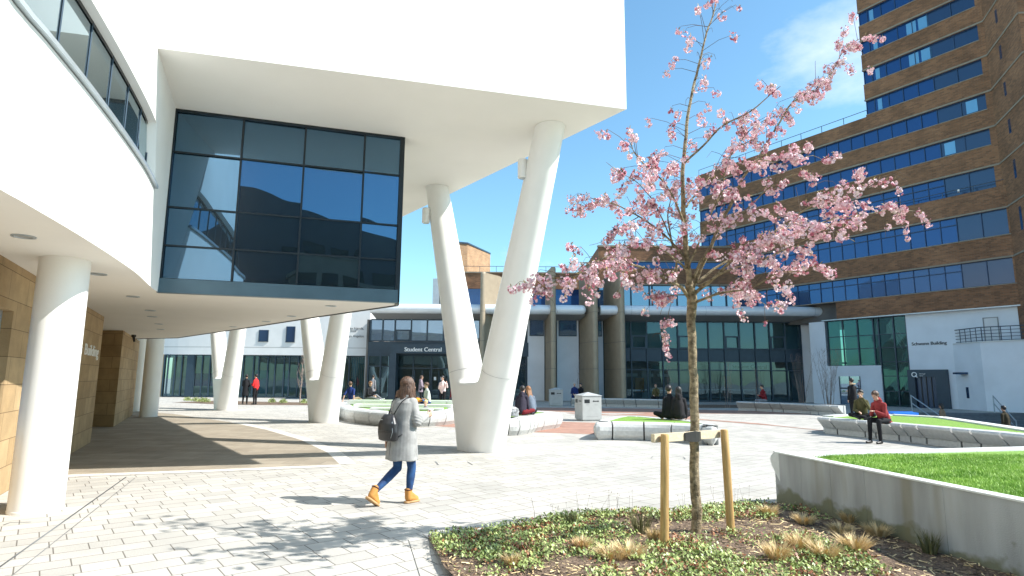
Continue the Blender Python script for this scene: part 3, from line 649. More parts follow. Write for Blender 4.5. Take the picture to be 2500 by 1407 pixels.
# projecting lower block with roof terrace
E0 = TP.at(a_r, 0, 0); E1 = Vector((27.25, 34.95, 0)); E2 = Vector((28.35, 33.05, 0)); E3 = Vector((34, 26.5, 0))
m = MB(); zb = 3.93; m.prism([E0, E1, E2, E3, (40, 30), TP.at(a_r + 4, 0, -3)], -1.2, zb); put(m.build('terrace_block', M['schwann']), sb_)
m = MB(); m.prism([E0 + Vector((-.04, -.06, 0)), E1 + Vector((-.06, -.05, 0)), E2 + Vector((-.06, -.05, 0)), E3 + Vector((-.06, -.05, 0)), (40, 30)], zb + .001, zb + .06); put(m.build('coping', M['stonetop']), sb_)
EP = Plane(E0[:2], (E1 - E0)[:2]); EP2 = Plane(E1[:2], (E3 - E1)[:2])
m = MB()
for P_, L_ in ((EP, (E1 - E0).length), (EP2, 5)):
    for k in range(5): m.tube([P_.at(.1, zb + .12 + k * .19, -.12), P_.at(L_, zb + .12 + k * .19, -.12)], .018 if k < 4 else .03, 6)
    for k in range(int(L_ / .45) + 1): m.tube([P_.at(.1 + k * .45, zb, -.12), P_.at(.1 + k * .45, zb + .88, -.12)], .02, 6)
put(m.build('railing', M['steel']), sb_)
da, dz0 = TP.px(2404, 800)[0], TP.px(2404, 778)[1]; m = MB(); m.pb(TP, da, TP.px(2437, 800)[0], zb + .061, dz0, .003, .02); dd = put(m.build('door', M['render2']), sb_)
m = MB(); m.pb(TP, da - .05, da - .002, zb + .061, dz0 + .05, .002, .05); m.pb(TP, TP.px(2437, 800)[0] + .002, TP.px(2437, 800)[0] + .05, zb + .061, dz0 + .05, .002, .05); m.pb(TP, da - .002, TP.px(2437, 800)[0] + .002, dz0, dz0 + .05, .002, .05); put(m.build('door_frame', M['ribsoff']), sb_)
m = MB(); a, z = EP2.px(2457, 877); m.pb(EP2, a - .25, a + .25, z - .07, z + .07, .004, .03); put(m.build('vent', M['ribsoff']), sb_)
m = MB(); a, z = EP.px(2355, 912); m.pb(EP, a - .3, a + .3, z - .05, z + .06, .004, .5); a, z = EP.px(2363, 958); m.pb(EP, a - .1, a + .1, z - .35, z + .3, .004, .03); put(m.build('window', GL['panel']), sb_)
m = MB(); m.pb(TP, a_l, TRl + .2, ZB - .001, ZB + .07, .001, .36); put(m.build('gutter', M['lmetal']), sb_)
# steps
st_ = thing('stairs', 'dark stone steps down to the lower court in front of the pale rendered block', 'stairs', (23, 32, -1.2))
m = MB()
for k in range(7): m.prism([(21.2, 33.15 - .32 * k), (27.2, 33.15 - .32 * k), (27.2, 32.85 - .32 * k), (21.2, 32.85 - .32 * k)], -1.2, -.0 - .17 * k - .01)
put(m.build('steps', M['darkstone']), st_)
def handrail(p, q, label):
    t = thing('handrail', label, 'handrail', p); m = MB(); p = Vector(p); q = Vector(q)
    for h in (.9, .5): m.tube([p + Vector((0, 0, h)), q + Vector((0, 0, h))], .03, 8)
    for u in (0, 1): c_ = p.lerp(q, u); m.tube([c_, c_ + Vector((0, 0, .93))], .028, 8)
    put(m.build('rail', M['lmetal'], smooth='auto'), t)
handrail((21.8, 33.2, 0), (22.0, 30.9, -1.18), 'steel handrail on the left side of the steps'); handrail((26.2, 33.1, 0), (25.4, 30.8, -1.18), 'steel handrail on the right side of the steps by the rendered wall')
# ------------------------------------------------------------ low glazed building in the middle
YF = 47.0; SF = Plane((0, YF), (1, 0)); YC = 45.0; SC = Plane((0, YC), (1, 0))
def X(x, y=880): return SF.px(x, y)[0]
def Z(y, x=1700): return SF.px(x, y)[1]
cb = thing('glazed_building', 'low campus building with tube edged canopy, bronze fins and glazed fronts', 'building', (5, 47, 0))
Zt = Z(786)
# canopy tubes
zt = SC.px(1700, 759)[1]; rt = .36
def canopy(x0, x1, r0, r1):
    m = MB(); pts = [(x0, YC, zt), (x0 + .02, YC, zt)] if r0 else [(x0, YC, zt)]; rad = [rt * .5, rt * .85] if r0 else [rt]
    if r0: pts += [(x0 + .12, YC, zt), (x0 + .3, YC, zt)]; pts[0] = (x0, YC, zt); rad = [rt * .3, rt * .6, rt * .88, rt]; pts[1] = (x0 + .05, YC, zt); pts[2] = (x0 + .14, YC, zt)
    if r1: pts += [(x1 - .3, YC, zt), (x1 - .14, YC, zt), (x1 - .05, YC, zt), (x1, YC, zt)]; rad += [rt, rt * .88, rt * .6, rt * .3]
    else: pts += [(x1, YC, zt)]; rad += [rt]
    m.tube(pts, rad, 24); put(m.build('canopy_edge', M['tube'], smooth='auto'), cb)
    m = MB(); m.add([(x0, YC + .05, zt - .3), (x1, YC + .05, zt - .3), (x1, YF, Zt + .02), (x0, YF, Zt + .02), (x0, YC + .05, zt + .25), (x1, YC + .05, zt + .25), (x1, YF + 1.4, zt + .25), (x0, YF + 1.4, zt + .25)],
                    [(0, 1, 2, 3), (4, 7, 6, 5)]); put(m.build('canopy_soffit', M['ribsoff'], fix=False), cb)
cx = lambda x: SC.px(x, 760)[0]
canopy(cx(905), cx(1430), False, True); canopy(cx(1465), cx(2112), False, True)
# canopy seams
m = MB()
for x in (1100, 1270, 1540, 1583, 1720, 1807, 1985, 2068): m.tube([(cx(x), YC, zt), (cx(x) + .02, YC, zt)], rt + .003, 24)
put(m.build('canopy_seam', M['lmetal'], smooth='auto'), cb)
def curtain(mull, z_rows, P, off, name, parent, gm, open_=None, spandrel=None):
    gz, fz = MB(), MB()
    for i in range(len(mull) - 1):
        for j in range(len(z_rows) - 1):
            if spandrel is not None and j == spandrel: continue
            t = rnd.uniform(-.008, .008); gz.quad(P.at(mull[i], z_rows[j], off + t), P.at(mull[i + 1], z_rows[j], off - t), P.at(mull[i + 1], z_rows[j + 1], off - t), P.at(mull[i], z_rows[j + 1], off + t))
    for a in mull: fz.pb(P, a - .045, a + .045, z_rows[0], z_rows[-1], off + .012, off + .12)
    for j, z in enumerate(z_rows):
        for i in range(len(mull) - 1): fz.pb(P, mull[i] + .045, mull[i + 1] - .045, z - .04, z + .04, off + .012, off + .10)
    for (i, z0, z1) in open_ or []:
        for z in (z0, z1): fz.pb(P, mull[i] + .045, mull[i + 1] - .045, z - .05, z + .05, off + .013, off + .14)
        for a in (mull[i] + .1, mull[i + 1] - .1): fz.pb(P, a - .055, a + .055, z0 + .05, z1 - .05, off + .013, off + .14)
    o = put(gz.build(name, gm, fix=False), parent); put(fz.build(name + '_frame', M['dmetal']), parent); return o
# main glazed bay on the right
mull = [X(x) for x in (1527, 1541, 1580, 1618, 1656, 1694, 1731, 1770, 1807, 1845, 1881, 1919, 1957)]
zr = [.05, Z(904), Z(882), Z(852), Zt - .02]
curtain(mull, zr, SF, 0, 'curtain_wall', cb, GL['clear'], open_=[(i, Z(852) + .05, Z(822)) for i in (1, 4, 7, 10)], spandrel=2)
m = MB(); m.pb(SF, mull[0], mull[-1], Z(881), Z(853), -.02, .01); put(m.build('spandrel', M['dmetal']), cb)
a = X(1788, 893); z = Z(899); o = ptext('Student Central', .42, SF, a, z, -.06, M['text_d'], root=cb, ext=.004)
kx = (X(1872, 893) - a) / (max(v.co.x for v in o.data.vertices) - a)
for v in o.data.vertices: v.co.x = a + (v.co.x - a) * kx; v.co.z = z + (v.co.z - z) * kx
# translucent film behind lettering
m = MB(); m.pb(SF, mull[6], mull[10], Z(903), Z(885), -.09, -.08); put(m.build('glass_film', mat('film', (.22, .36, .38), .6, .1, 2)), cb)
# interior of the bay
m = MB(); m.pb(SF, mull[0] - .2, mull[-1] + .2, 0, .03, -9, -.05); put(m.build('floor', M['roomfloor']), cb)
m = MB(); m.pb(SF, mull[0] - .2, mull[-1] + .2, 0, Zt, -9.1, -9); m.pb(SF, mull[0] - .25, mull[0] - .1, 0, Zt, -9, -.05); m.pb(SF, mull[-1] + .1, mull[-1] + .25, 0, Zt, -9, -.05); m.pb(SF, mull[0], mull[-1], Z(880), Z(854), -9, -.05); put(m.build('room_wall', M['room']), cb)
m = MB(); m.pb(SF, mull[0], mull[-1], Z(852), Zt, -.5, -.42); put(m.build('window_blind', mat('blind', (.11, .21, .215), .8, .12, .5)), cb)
m = MB(); k = 0
for x in (1560, 1600, 1640): m.pb(SF, X(x) - .45, X(x) + .45, 1.9, 2.15, -3, -2.8)
m.pb(SF, X(1700), X(1900), .85, .93, -2.2, -1.6)
for x in (1560, 1600, 1640): m.pb(SF, X(x) - .5, X(x) + .5, .75, .85, -2.6, -1.9)
for x in (1715, 1745, 1775, 1805, 1835, 1865, 1895): m.pb(SF, X(x) - .03, X(x) + .03, .03, .85, -2.1, -1.9)
put(m.build('counter', M['ctop']), cb)
m = MB(); m.pb(SF, X(1898), X(1912), .03, Zt * .5, -3.2, -2.6); m.pb(SF, X(1600), X(1625), .03, 2.6, -5.2, -5); put(m.build('interior_pillar', M['ctop']), cb)
m = MB(); m.pb(SF, X(1575), X(1598), .6, 1.8, -4, -3.9); m.pb(SF, X(1830), X(1850), 1, 2, -6, -5.9); put(m.build('interior_panel', M['orange']), cb)
# rendered piers and upper storey walls
m = MB(); m.pb(SF, X(1957) + .05, X(2025) + .6, 0, Zt + .5, -2, .05); put(m.build('render_pier', M['schwann']), cb)
for x0, x1 in ((1288, 1329), (1360, 1413), (1459, 1473)): m = MB(); m.pb(SF, X(x0), X(x1), 0, Zt + .4, -.5, 0); put(m.build('render_panel', M['schwann']), cb)
for x0, x1 in ((1294, 1326), (1366, 1407), (1462, 1469)):
    m = MB(); m.pb(SF, X(x0), X(x1), Z(821), Z(775), .003, .02); w_ = put(m.build('window', GL['sky']), cb)
    m = MB(); m.pb(SF, X(x0) - .05, X(x1) + .05, Z(823) - .02, Z(821), .003, .06); m.pb(SF, X(x0) - .05, X(x0), Z(821), Z(775), .003, .05); m.pb(SF, X(x1), X(x1) + .05, Z(821), Z(775), .003, .05); put(m.build('window_frame', M['dmetal']), cb)
m = MB(); m.pb(SF, X(1225), X(1528), 0, Zt + .45, -.9, -.55); put(m.build('back_wall', M['dmetal']), cb)
# bronze fins
def fin(xn, xb, ytop, rn, label_m='bronze', yb=YF - .02, yn=YC - .45, h=None):
    q = Plane((0, yn), (1, 0)); xq = q.px(xn, 800)[0]; z1 = h or q.px(xn, ytop)[1]; xb_ = X(xb, 800); m = MB()
    cpts = [];
    for k in range(0, 13):
        a = -pi * .75 + k * (pi * 1.25) / 12; cpts.append((xq + rn * cos(a), yn + rn * sin(a)))
    poly = [(xb_, yb)] + cpts + [(xq + rn * .9, yb)]
    m.prism(poly, 0, z1 - rn)
    n_ = 8; base = [(p[0], p[1]) for p in poly]; cxm = sum(p[0] for p in base) / len(base); cym = sum(p[1] for p in base) / len(base); vs = []
    for k in range(n_ + 1):
        a = k / n_ * pi / 2; s = 1 - .35 * (1 - cos(a)); vs += [(cxm + (p[0] - cxm) * s, cym + (p[1] - cym) * s, z1 - rn + rn * sin(a)) for p in base]
    L_ = len(base); m.add(vs, [(j * L_ + i, j * L_ + (i + 1) % L_, (j + 1) * L_ + (i + 1) % L_, (j + 1) * L_ + i) for j in range(n_) for i in range(L_)] + [tuple(range(n_ * L_, n_ * L_ + L_))])
    put(m.build('bronze_fin', M['bronze'], smooth='auto'), cb)
    m = MB()
    for z in (2.4, 4.4, 6.6): m.add([(p[0] + (p[0] - cxm) * .004, p[1] + (p[1] - cym) * .004, z + dz_) for dz_ in (0, .02) for p in base], [(i, (i + 1) % L_, L_ + (i + 1) % L_, L_ + i) for i in range(L_)])
    put(m.build('fin_joint', M['dmetal']), cb)
fin(1350, 1331, 652, .22); fin(1452, 1414, 640, .24); fin(1518, 1474, 664, .24); fin(1177, 1230, 664, .22)
# entrance on the left
mull = [X(x) for x in (902, 932, 962, 1002, 1041, 1081, 1121, 1170, 1200)]
curtain(mull, [Z(838), Zt], SF, 0, 'curtain_wall', cb, GL['sky'], open_=[(2, Z(836), Z(812))])
m = MB(); m.pb(SF, X(898), X(1290), Z(874), Z(840), -.05, .02); put(m.build('spandrel', M['dmetal']), cb)
curtain([X(x) for x in (900, 930, 952)], [.05, Z(900), Z(874)], SF, 0, 'shopfront', cb, GL['clear'])
curtain([X(x) for x in (965, 1008, 1053, 1100, 1140, 1200, 1285)], [.05, Z(904), Z(864)], SF, -.3, 'shopfront', cb, GL['clear'])
PF = Plane((0, YF - 1.2), (1, 0)); px = lambda x, y: PF.px(x, y)
m = MB(); m.pb(PF, px(952, 900)[0], px(1180, 900)[0], px(1000, 863)[1], px(1000, 841)[1], -1.1, 0); m.pb(PF, px(950, 900)[0], px(966, 900)[0], 0, px(1000, 863)[1], -1.1, -.002); put(m.build('entrance_portal', M['dmetal']), cb)
a, z = px(987, 858); o = ptext('Student Central', .42, PF, a, z, .01, M['text_w'], root=cb, bold=.016, ext=.02)
kx = (px(1078, 858)[0] - a) / (max(v.co.x for v in o.data.vertices) - a)
for v in o.data.vertices: v.co.x = a + (v.co.x - a) * kx; v.co.z = z + (v.co.z - z) * kx
m = MB(); dm = X(1052, 940)
for x in (1012, 1031, 1050, 1054, 1072): m.pb(SF, X(x) - .04, X(x) + .04, .05, Z(909), -.2, -.1)
put(m.build('door_frame', M['dmetal']), cb)
m = MB(); m.pb(SF, X(898), X(1290), 0, .03, -8, -.1); put(m.build('floor', M['roomfloor']), cb)
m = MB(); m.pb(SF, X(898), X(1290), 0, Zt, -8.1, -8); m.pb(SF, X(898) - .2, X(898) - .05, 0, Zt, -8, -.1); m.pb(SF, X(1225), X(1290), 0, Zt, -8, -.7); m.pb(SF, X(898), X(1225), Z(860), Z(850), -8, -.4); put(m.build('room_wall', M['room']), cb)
m = MB()
for x in (1008, 1062, 1078): m.pb(SF, X(x) - .09, X(x) + .09, 1.5, 1.75, -.28, -.27)
put(m.build('door_notice', M['text_w']), cb)
# upper brick storey set back over the canopy
UP = Plane((0, 50), (1, 0)); ux = lambda x, y=680: UP.px(x, y)[0]; uz = lambda y, x=1600: UP.px(x, y)[1]
m = MB(); m.pb(UP, ux(1130), ux(1462), uz(708), uz(670), -8, 0); m.pb(UP, ux(1462), ux(2040), uz(694), uz(656), -8, 0); m.pb(UP, ux(1462), ux(1800), uz(640), uz(604), -8, 0)
m.pb(UP, ux(1462), ux(1532), uz(656), uz(640), -8, 0)
put(m.build('wall', M['brick'], uvwall=True), cb)
m = MB(); m.pb(UP, ux(1462), ux(2040), uz(697), uz(693.5), 0, .06); m.pb(UP, ux(1130), ux(1462), uz(670), uz(667), -.3, .06); m.pb(UP, ux(1460), ux(1800), uz(604), uz(600), -.3, .06); m.pb(UP, ux(1532), ux(1800), uz(640), uz(637.5), .001, .05)
put(m.build('stone_band', M['stoneband']), cb)
m = MB(); m.pb(UP, ux(1532), ux(1800), uz(656), uz(640), -.2, -.1); m.pb(UP, ux(1130), ux(1462), uz(750), uz(708), -.2, -.1); put(m.build('ribbon_window', GL['tower']), cb)
curtain([ux(x) for x in (1462, 1505, 1540, 1585, 1592, 1652, 1735, 1772, 1800, 1850, 1900, 1950, 2000)], [uz(752), uz(697)], UP, -.12, 'clerestory', cb, GL['sky'])
m = MB(); m.pb(UP, ux(1130), ux(1463), zt + .25, uz(672), -8.5, -.6); m.pb(UP, ux(1463), ux(1800), zt + .25, uz(604), -8.5, -.6); m.pb(UP, ux(1800), ux(2040), zt + .25, uz(658), -8.5, -.6); put(m.build('core_wall', M['room']), cb)
rail(UP, ux(1130), ux(1455), uz(668), -.2, .55, 1.3, parent=cb); rail(UP, ux(1470), ux(1700), uz(600), -.2, .5, 1.4, parent=cb)
m = MB(); B2 = Plane((0, 56), (1, 0)); q = lambda x, y: B2.px(x, y)
m.prism([(q(1118, 640)[0], 55), (q(1142, 640)[0], 55.4), (q(1193, 640)[0], 60), (q(1118, 640)[0], 60)], 6, B2.px(1140, 600)[1])
put(m.build('roof_tower', M['lbrick'], uvwall=True), cb)
m = MB(); m.prism([(q(1117, 640)[0], 54.9), (q(1142, 640)[0] + .05, 55.3), (q(1194, 640)[0], 60), (q(1117, 640)[0], 60)], B2.px(1140, 600)[1] + .001, B2.px(1140, 600)[1] + .15); put(m.build('roof_edge', M['dmetal']), cb)
m = MB(); m.pb(UP, ux(1057), ux(1072), zt, uz(684), -2, 0); put(m.build('roof_plant', M['lmetal']), cb)
# ------------------------------------------------------------ curved white building at the far left
YW = 48.5
wl = thing('rendered_building', 'white rendered building with small square windows over a glazed ground floor', 'building', (-20, 49, 0))
WF = Plane((0, YW), (1, 0)); wx = lambda x, y=900: WF.px(x, y)[0]; wz = lambda y, x=640: WF.px(x, y)[1]
zg = wz(867)
WQ = [(wx(200), YW + 3.5), (wx(300), YW + 1.2), (wx(400), YW + .3), (wx(520), YW), (wx(700), YW), (wx(850), YW), (wx(898), YW + .05)]
def wcurve(off=0): return [(p[0], p[1] + off) for p in smoothcurve(WQ, 4) for p in [(p.x, p.y)]]
m = MB(); cv = wcurve(); vs = []
wcut = [(563, 583, 812, 836), (628, 649, 806, 833), (695, 714, 797, 834)]
for i in range(len(cv) - 1):
    m.quad((cv[i][0], cv[i][1], zg), (cv[i + 1][0], cv[i + 1][1], zg), (cv[i + 1][0], cv[i + 1][1], 7.9), (cv[i][0], cv[i][1], 7.9))
m.quad((cv[-1][0], cv[-1][1], 0), (cv[-1][0], YW + 9, 0), (cv[-1][0], YW + 9, 7.9), (cv[-1][0], cv[-1][1], 7.9)); m.poly(cv + [(cv[-1][0], YW + 9), (cv[0][0], YW + 9)], 7.9); m.poly(cv + [(cv[-1][0], YW + 9), (cv[0][0], YW + 9)], zg)
m.pb(WF, wx(890), wx(899), 0, zg, -.4, -.06)
put(m.build('wall', M['render2'], fix=False), wl)
m = MB()
for i in range(len(cv) - 1): z = wz(849); m.quad((cv[i][0], cv[i][1] - .003, z), (cv[i + 1][0], cv[i + 1][1] - .003, z), (cv[i + 1][0], cv[i + 1][1] - .003, z + .04), (cv[i][0], cv[i][1] - .003, z + .04))
put(m.build('render_joint', M['ribsoff'], fix=False), wl)
for x0, x1, y0, y1 in wcut:
    m = MB(); m.pb(WF, wx(x0), wx(x1), wz(y1), wz(y0), .02, .03); w_ = put(m.build('window', GL['panel']), wl)
    m = MB(); m.pb(WF, wx(x0) - .06, wx(x1) + .06, wz(y1) - .06, wz(y1), .002, .08); m.pb(WF, wx(x0) - .05, wx(x0), wz(y1), wz(y0), .002, .06); m.pb(WF, wx(x1), wx(x1) + .05, wz(y1), wz(y0), .002, .06); put(m.build('window_frame', M['dmetal']), wl)
ms = [wx(x) for x in (395, 405, 422, 439, 453, 470, 489, 508, 528, 560, 590, 615, 628, 650, 668, 690, 703, 725, 748, 775, 800, 825, 850, 890)]
curtain(ms, [.05, zg - .03], Plane((0, YW + .35), (1, 0)), 0, 'shopfront', wl, GL['clear'])
m = MB(); m.pb(WF, wx(452), wx(469), .05, zg - .03, -.3, -.18); put(m.build('spandrel', M['dmetal']), wl)
m = MB(); m.pb(WF, wx(380), wx(898), 0, .03, -7, -.4); put(m.build('floor', M['roomfloor']), wl)
m = MB(); m.pb(WF, wx(300), wx(898), 0, zg, -7.1, -7); m.pb(WF, wx(300), wx(395), 0, zg, -.6, -.35); put(m.build('room_wall', M['roomreflect']), wl)
m = MB()
for x0, x1 in ((470, 520), (730, 750)): m.pb(WF, wx(x0), wx(x1), .9, 1.9, -.45, -.44)
put(m.build('window_graphic', M['pink']), wl)
m = MB()
for x0, x1 in ((605, 640), (680, 690)): m.pb(WF, wx(x0), wx(x1), .3, 2.2, -1.5, -1.4)
for k in range(9): m.pb(WF, wx(852 + k * 4.4), wx(854.8 + k * 4.4), .1, zg - .1, -.8, -.7)
put(m.build('curtain', M['teal']), wl)
for body, y, xe in (('my friends,', 803, 888), ('love"', 809, 872), ('Maya Angelou', 822, 888)):
    a = wx(xe, y); o = ptext(body, .27, WF, a, wz(y), .01, M['text_d'], root=wl, ext=.003); mxx = max(v.co.x for v in o.data.vertices)
    for v in o.data.vertices: v.co.x -= mxx - a
# ------------------------------------------------------------ buildings across the street, seen in reflections
bb = thing('street_building', 'dark clad building with a curved roof behind the camera, mirrored in the bay window', 'building', (5, -34, 0))
m = MB(); pts = []
for k in range(25): x = -16 + 44 * k / 24; pts.append((x, 15.0 + 2.8 * math.exp(-((x - 4) / 9.) ** 2)))
vs = [(x, -30, z) for x, z in pts] + [(x, -46, z) for x, z in pts]; n = 25
m.add(vs + [(x, -30, 0) for x, z in pts], [(i, i + 1, n + i + 1, n + i) for i in range(n - 1)] + [(i, 2 * n + i, 2 * n + i + 1, i + 1) for i in range(n - 1)]); put(m.build('wall', M['wdark'], fix=False), bb)
m = MB()
for i in range(7):
    for j in range(1): m.box((8.5 + i * 2.6, -29.95, 12.3 + j * 2.7), (2.0, .1, 1.3))
put(m.build('window', GL['green']), bb)
b2 = thing('street_building', 'stone building with a row of teal windows behind the camera, mirrored in the bay window', 'building', (16, -24, 0))
m = MB(); m.box((18, -28, 5.4), (25, 3.6, 10.8)); m.box((18, -28, 10.95), (25.4, 4.0, .3)); put(m.build('wall', M['wstone']), b2)
m = MB()
for i in range(12):
    for z in (4.4, 8.4): m.box((7.2 + i * 2.05, -26.15, z), (1.5, .1, 1.3))
put(m.build('window', GL['green']), b2)
# ------------------------------------------------------------ planters and benches
PROF_C = [(.30, 0), (.30, .17), (.24, .18), (.03, .40), (0, .43), (0, .47), (.03, .50), (.48, .50), (.48, 0)]       # undercut seat on a recessed base
PROF_P = [(.12, 0), (.09, .05), (.03, .14), (0, .26), (.01, .36), (.05, .44), (.14, .49), (.62, .49), (.62, 0)]        # rounded cushion profile
def resample(p, step, closed):
    p = [Vector((q[0], q[1], 0)) for q in p]
    if closed: p = p + [p[0]]
    L = [0]
    for i in range(1, len(p)): L.append(L[-1] + (p[i] - p[i - 1]).length)
    n = max(3, int(L[-1] / step)); o = []
    for k in range(n + (0 if closed else 1)):
        s = L[-1] * k / n; i = 1
        while i < len(L) - 1 and L[i] < s: i += 1
        t = (s - L[i - 1]) / max(1e-9, L[i] - L[i - 1]); o.append(p[i - 1].lerp(p[i], t))
    return o, L[-1] / n
def closed_smooth(p, k=5):
    n = len(p); o = []
    for i in range(n):
        P0, P1, P2, P3 = [Vector((p[(i + j) % n][0], p[(i + j) % n][1], 0)) for j in (-1, 0, 1, 2)]
        for t in [j / k for j in range(k)]: o.append(.5 * ((2 * P1) + (P2 - P0) * t + (2 * P0 - 5 * P1 + 4 * P2 - P3) * t * t + (3 * P1 - P0 - 3 * P2 + P3) * t ** 3))
    return o
def bench(path, prof, closed, label, name='stone_bench', side=1, scale=1.0, lens=(.55, 1.6), wtop=None, turf=True, seed=1, z0=0, cat='bench', turf_poly=None, parent=None, gap=.04, far_pts=None):
    """path is the outer top edge; profile runs from the outer base over the top to the inner base. side=1: inside lies left of travel"""
    if wtop: prof = [(o if o < .4 else wtop, z) for o, z in prof]
    ow = max(o for o, z in prof)
    rn = random.Random(seed); pts, st = resample(path, .12, closed); n = len(pts)
    c = sum(pts, Vector()) / n; t = parent or thing(name, label, cat, (c.x, c.y, z0), group='stone bench planters of the plaza')
    def nrm(i):
        a = pts[(i - 1) % n] if closed or i > 0 else pts[i]; b = pts[(i + 1) % n] if closed or i < n - 1 else pts[i]; d = (b - a).normalized(); return Vector((-d.y, d.x, 0)) * side
    m = MB(); i = 0; total = n if closed else n - 1
    while i < total:
        k = max(2, int(rn.uniform(*lens) / st)); j = min(total, i + k)
        if total - j < 3: j = total
        rings = []
        for q in range(i, j + 1):
            p = pts[q % n]; nn = nrm(q % n); tq = p + Vector()
            if q == i or q == j:
                d = (pts[(q + 1) % n] - pts[(q - 1) % n]) if closed or 0 < q < n - 1 else (pts[1] - pts[0])
                tq = p + d.normalized() * (gap / 2 if q == i else -gap / 2)
            rings.append([tq + nn * (o * scale) + Vector((0, 0, z0 + z * scale)) for o, z in prof])
        L_ = len(prof); m.add([v for r in rings for v in r], [(a * L_ + b, a * L_ + (b + 1) % L_, (a + 1) * L_ + (b + 1) % L_, (a + 1) * L_ + b) for a in range(len(rings) - 1) for b in range(L_)] + [tuple(range(L_)), tuple(range((len(rings) - 1) * L_, len(rings) * L_))])
        i = j
    put(m.build('stone_blocks', M['stone'], smooth=None), t)
    # dark bedding strip seen through the joints
    m = MB(); top = max(z for o, z in prof) * scale; i0 = [p + nrm(i) * (ow * .7 * scale) for i, p in enumerate(pts)]
    for a in range(total): b = (a + 1) % n; m.add([i0[a] + Vector((0, 0, z0)), i0[b] + Vector((0, 0, z0)), i0[b] + Vector((0, 0, z0 + top - .01)), i0[a] + Vector((0, 0, z0 + top - .01))], [(0, 1, 2, 3)])
    put(m.build('core', M['coregrey'], fix=False), t)
    if turf:
        o_ = max(o for o, z in prof) * scale - .01
        tp = [p + nrm(i) * o_ for i, p in enumerate(pts)]
        if closed: tp = [q for q in tp if min((q - p).length for p in pts) > o_ * .93]
        if far_pts: tp = tp[::-1] + far_pts
        m = MB(); m.prism([(p[0], p[1]) for p in tp], z0 + .1, z0 + top - .012); put(m.build('turf', M['grassbase'], fix=False), t)
    return t
def tp(pts, z=.49): return [G(x, y, z) for x, y in pts]
# D (between front V column and cherry tree)
Dp = closed_smooth(tp([(1449, 1030), (1500, 1031), (1600, 1033), (1690, 1037), (1735, 1041), (1752, 1040), (1748, 1034), (1690, 1026), (1630, 1021), (1572, 1016), (1509, 1014.8), (1472, 1021)]), 4)
bench(Dp, PROF_P, True, 'pointed grey stone bench ring with turf, just left of the cherry trunk', seed=3, wtop=.40, lens=(.5, 1.15))
Ep = closed_smooth(tp([(1215, 1022), (1244, 1023), (1287, 1021), (1330, 1014), (1374, 1008.6), (1340, 1004.5), (1270, 1003), (1200, 1003), (1185, 1012)]), 4)
bench(Ep, PROF_P, True, 'rounded stone bench ring right of the front V column, where two women sit', seed=4, lens=(.35, 1.1))
Fp_ = closed_smooth(tp([(823, 992), (862, 1000), (942, 1006.6), (1030, 1007), (1106, 1003.5), (1135, 996), (1120, 985), (1000, 979), (900, 976), (826, 981)]), 4)
F_ = bench(Fp_, PROF_P, True, 'large stepped stone and turf terrace behind the walking woman', seed=5, lens=(.4, 1.3))
for (yk, zk) in ((22.3, .56), (24.0, .62), (26.6, .68)):
    xsec = []
    for i in range(len(Fp_)):
        a, b = Fp_[i], Fp_[(i + 1) % len(Fp_)]
        if (a.y > yk) != (b.y > yk): xsec.append(a.x + (b.x - a.x) * (yk - a.y) / (b.y - a.y))
    x0, x1 = min(xsec) + .5, max(xsec) - .5; m = MB(); x = x0; rk = random.Random(int(yk * 10))
    while x < x1: xe = min(x1, x + rk.uniform(.8, 1.7)); m.box(((x + xe) / 2, yk + .24, .3 + zk / 2 - .05), (xe - x - .03, .48, zk - .5)); x = xe
    put(m.build('stone_step', M['stonetop']), F_)
    m = MB(); m.prism([(x0, yk + .481), (x1, yk + .481), (x1, yk + 1.6), (x0, yk + 1.6)], .4, zk - .03); put(m.build('turf', M['grassbase']), F_)
# C long bench on the right with the seated pair
Cp = tp([(1993, 1019), (2053, 1023.5), (2167, 1032.6), (2305, 1044.5), (2400, 1052.5), (2500, 1062), (2640, 1076)], .5)
ct = Cp[::-1] + tp([(2020, 1017), (2053, 1015), (2176, 1013.5), (2297, 1019.6), (2392, 1033.7), (2500, 1050), (2640, 1070)], .5)
bench(Cp, PROF_C, False, 'long undercut stone bench on the right where the person in red sits', seed=8, lens=(.38, 1.05), gap=.05, far_pts=ct[len(Cp):])
m = MB(); far = ct[len(Cp):]; col_c = [o for o in col.objects if o.get('label', '').startswith('long undercut')][0]
for i in range(len(far) - 1):
    a, b = far[i], far[i + 1]; d = (b - a).normalized(); nn = Vector((-d.y, d.x, 0)) * -1; m.add([a - nn * .16 + Vector((0, 0, -.5)), b - nn * .16 + Vector((0, 0, -.5)), b - nn * .16 + Vector((0, 0, .03)), a - nn * .16 + Vector((0, 0, .03)), a + nn * .2 + Vector((0, 0, -.5)), b + nn * .2 + Vector((0, 0, -.5)), b + nn * .2 + Vector((0, 0, .03)), a + nn * .2 + Vector((0, 0, .03))],
        [(0, 1, 2, 3), (3, 2, 6, 7), (7, 6, 5, 4), (0, 3, 7, 4), (1, 5, 6, 2)])
put(m.build('coping', M['stonetop'], fix=False), col_c)
bench(tp([(1796, 980.5), (1850, 982), (1950, 986), (2047, 991)], .5), PROF_C, False, 'far undercut stone bench in front of the bare birch shrubs', turf=False, seed=9)
bench(tp([(1395, 972.5), (1465, 973), (1550, 974.5), (1632, 976)], .5), PROF_C, False, 'shaded stone bench in front of the glazed bay behind the bins', turf=False, seed=10)
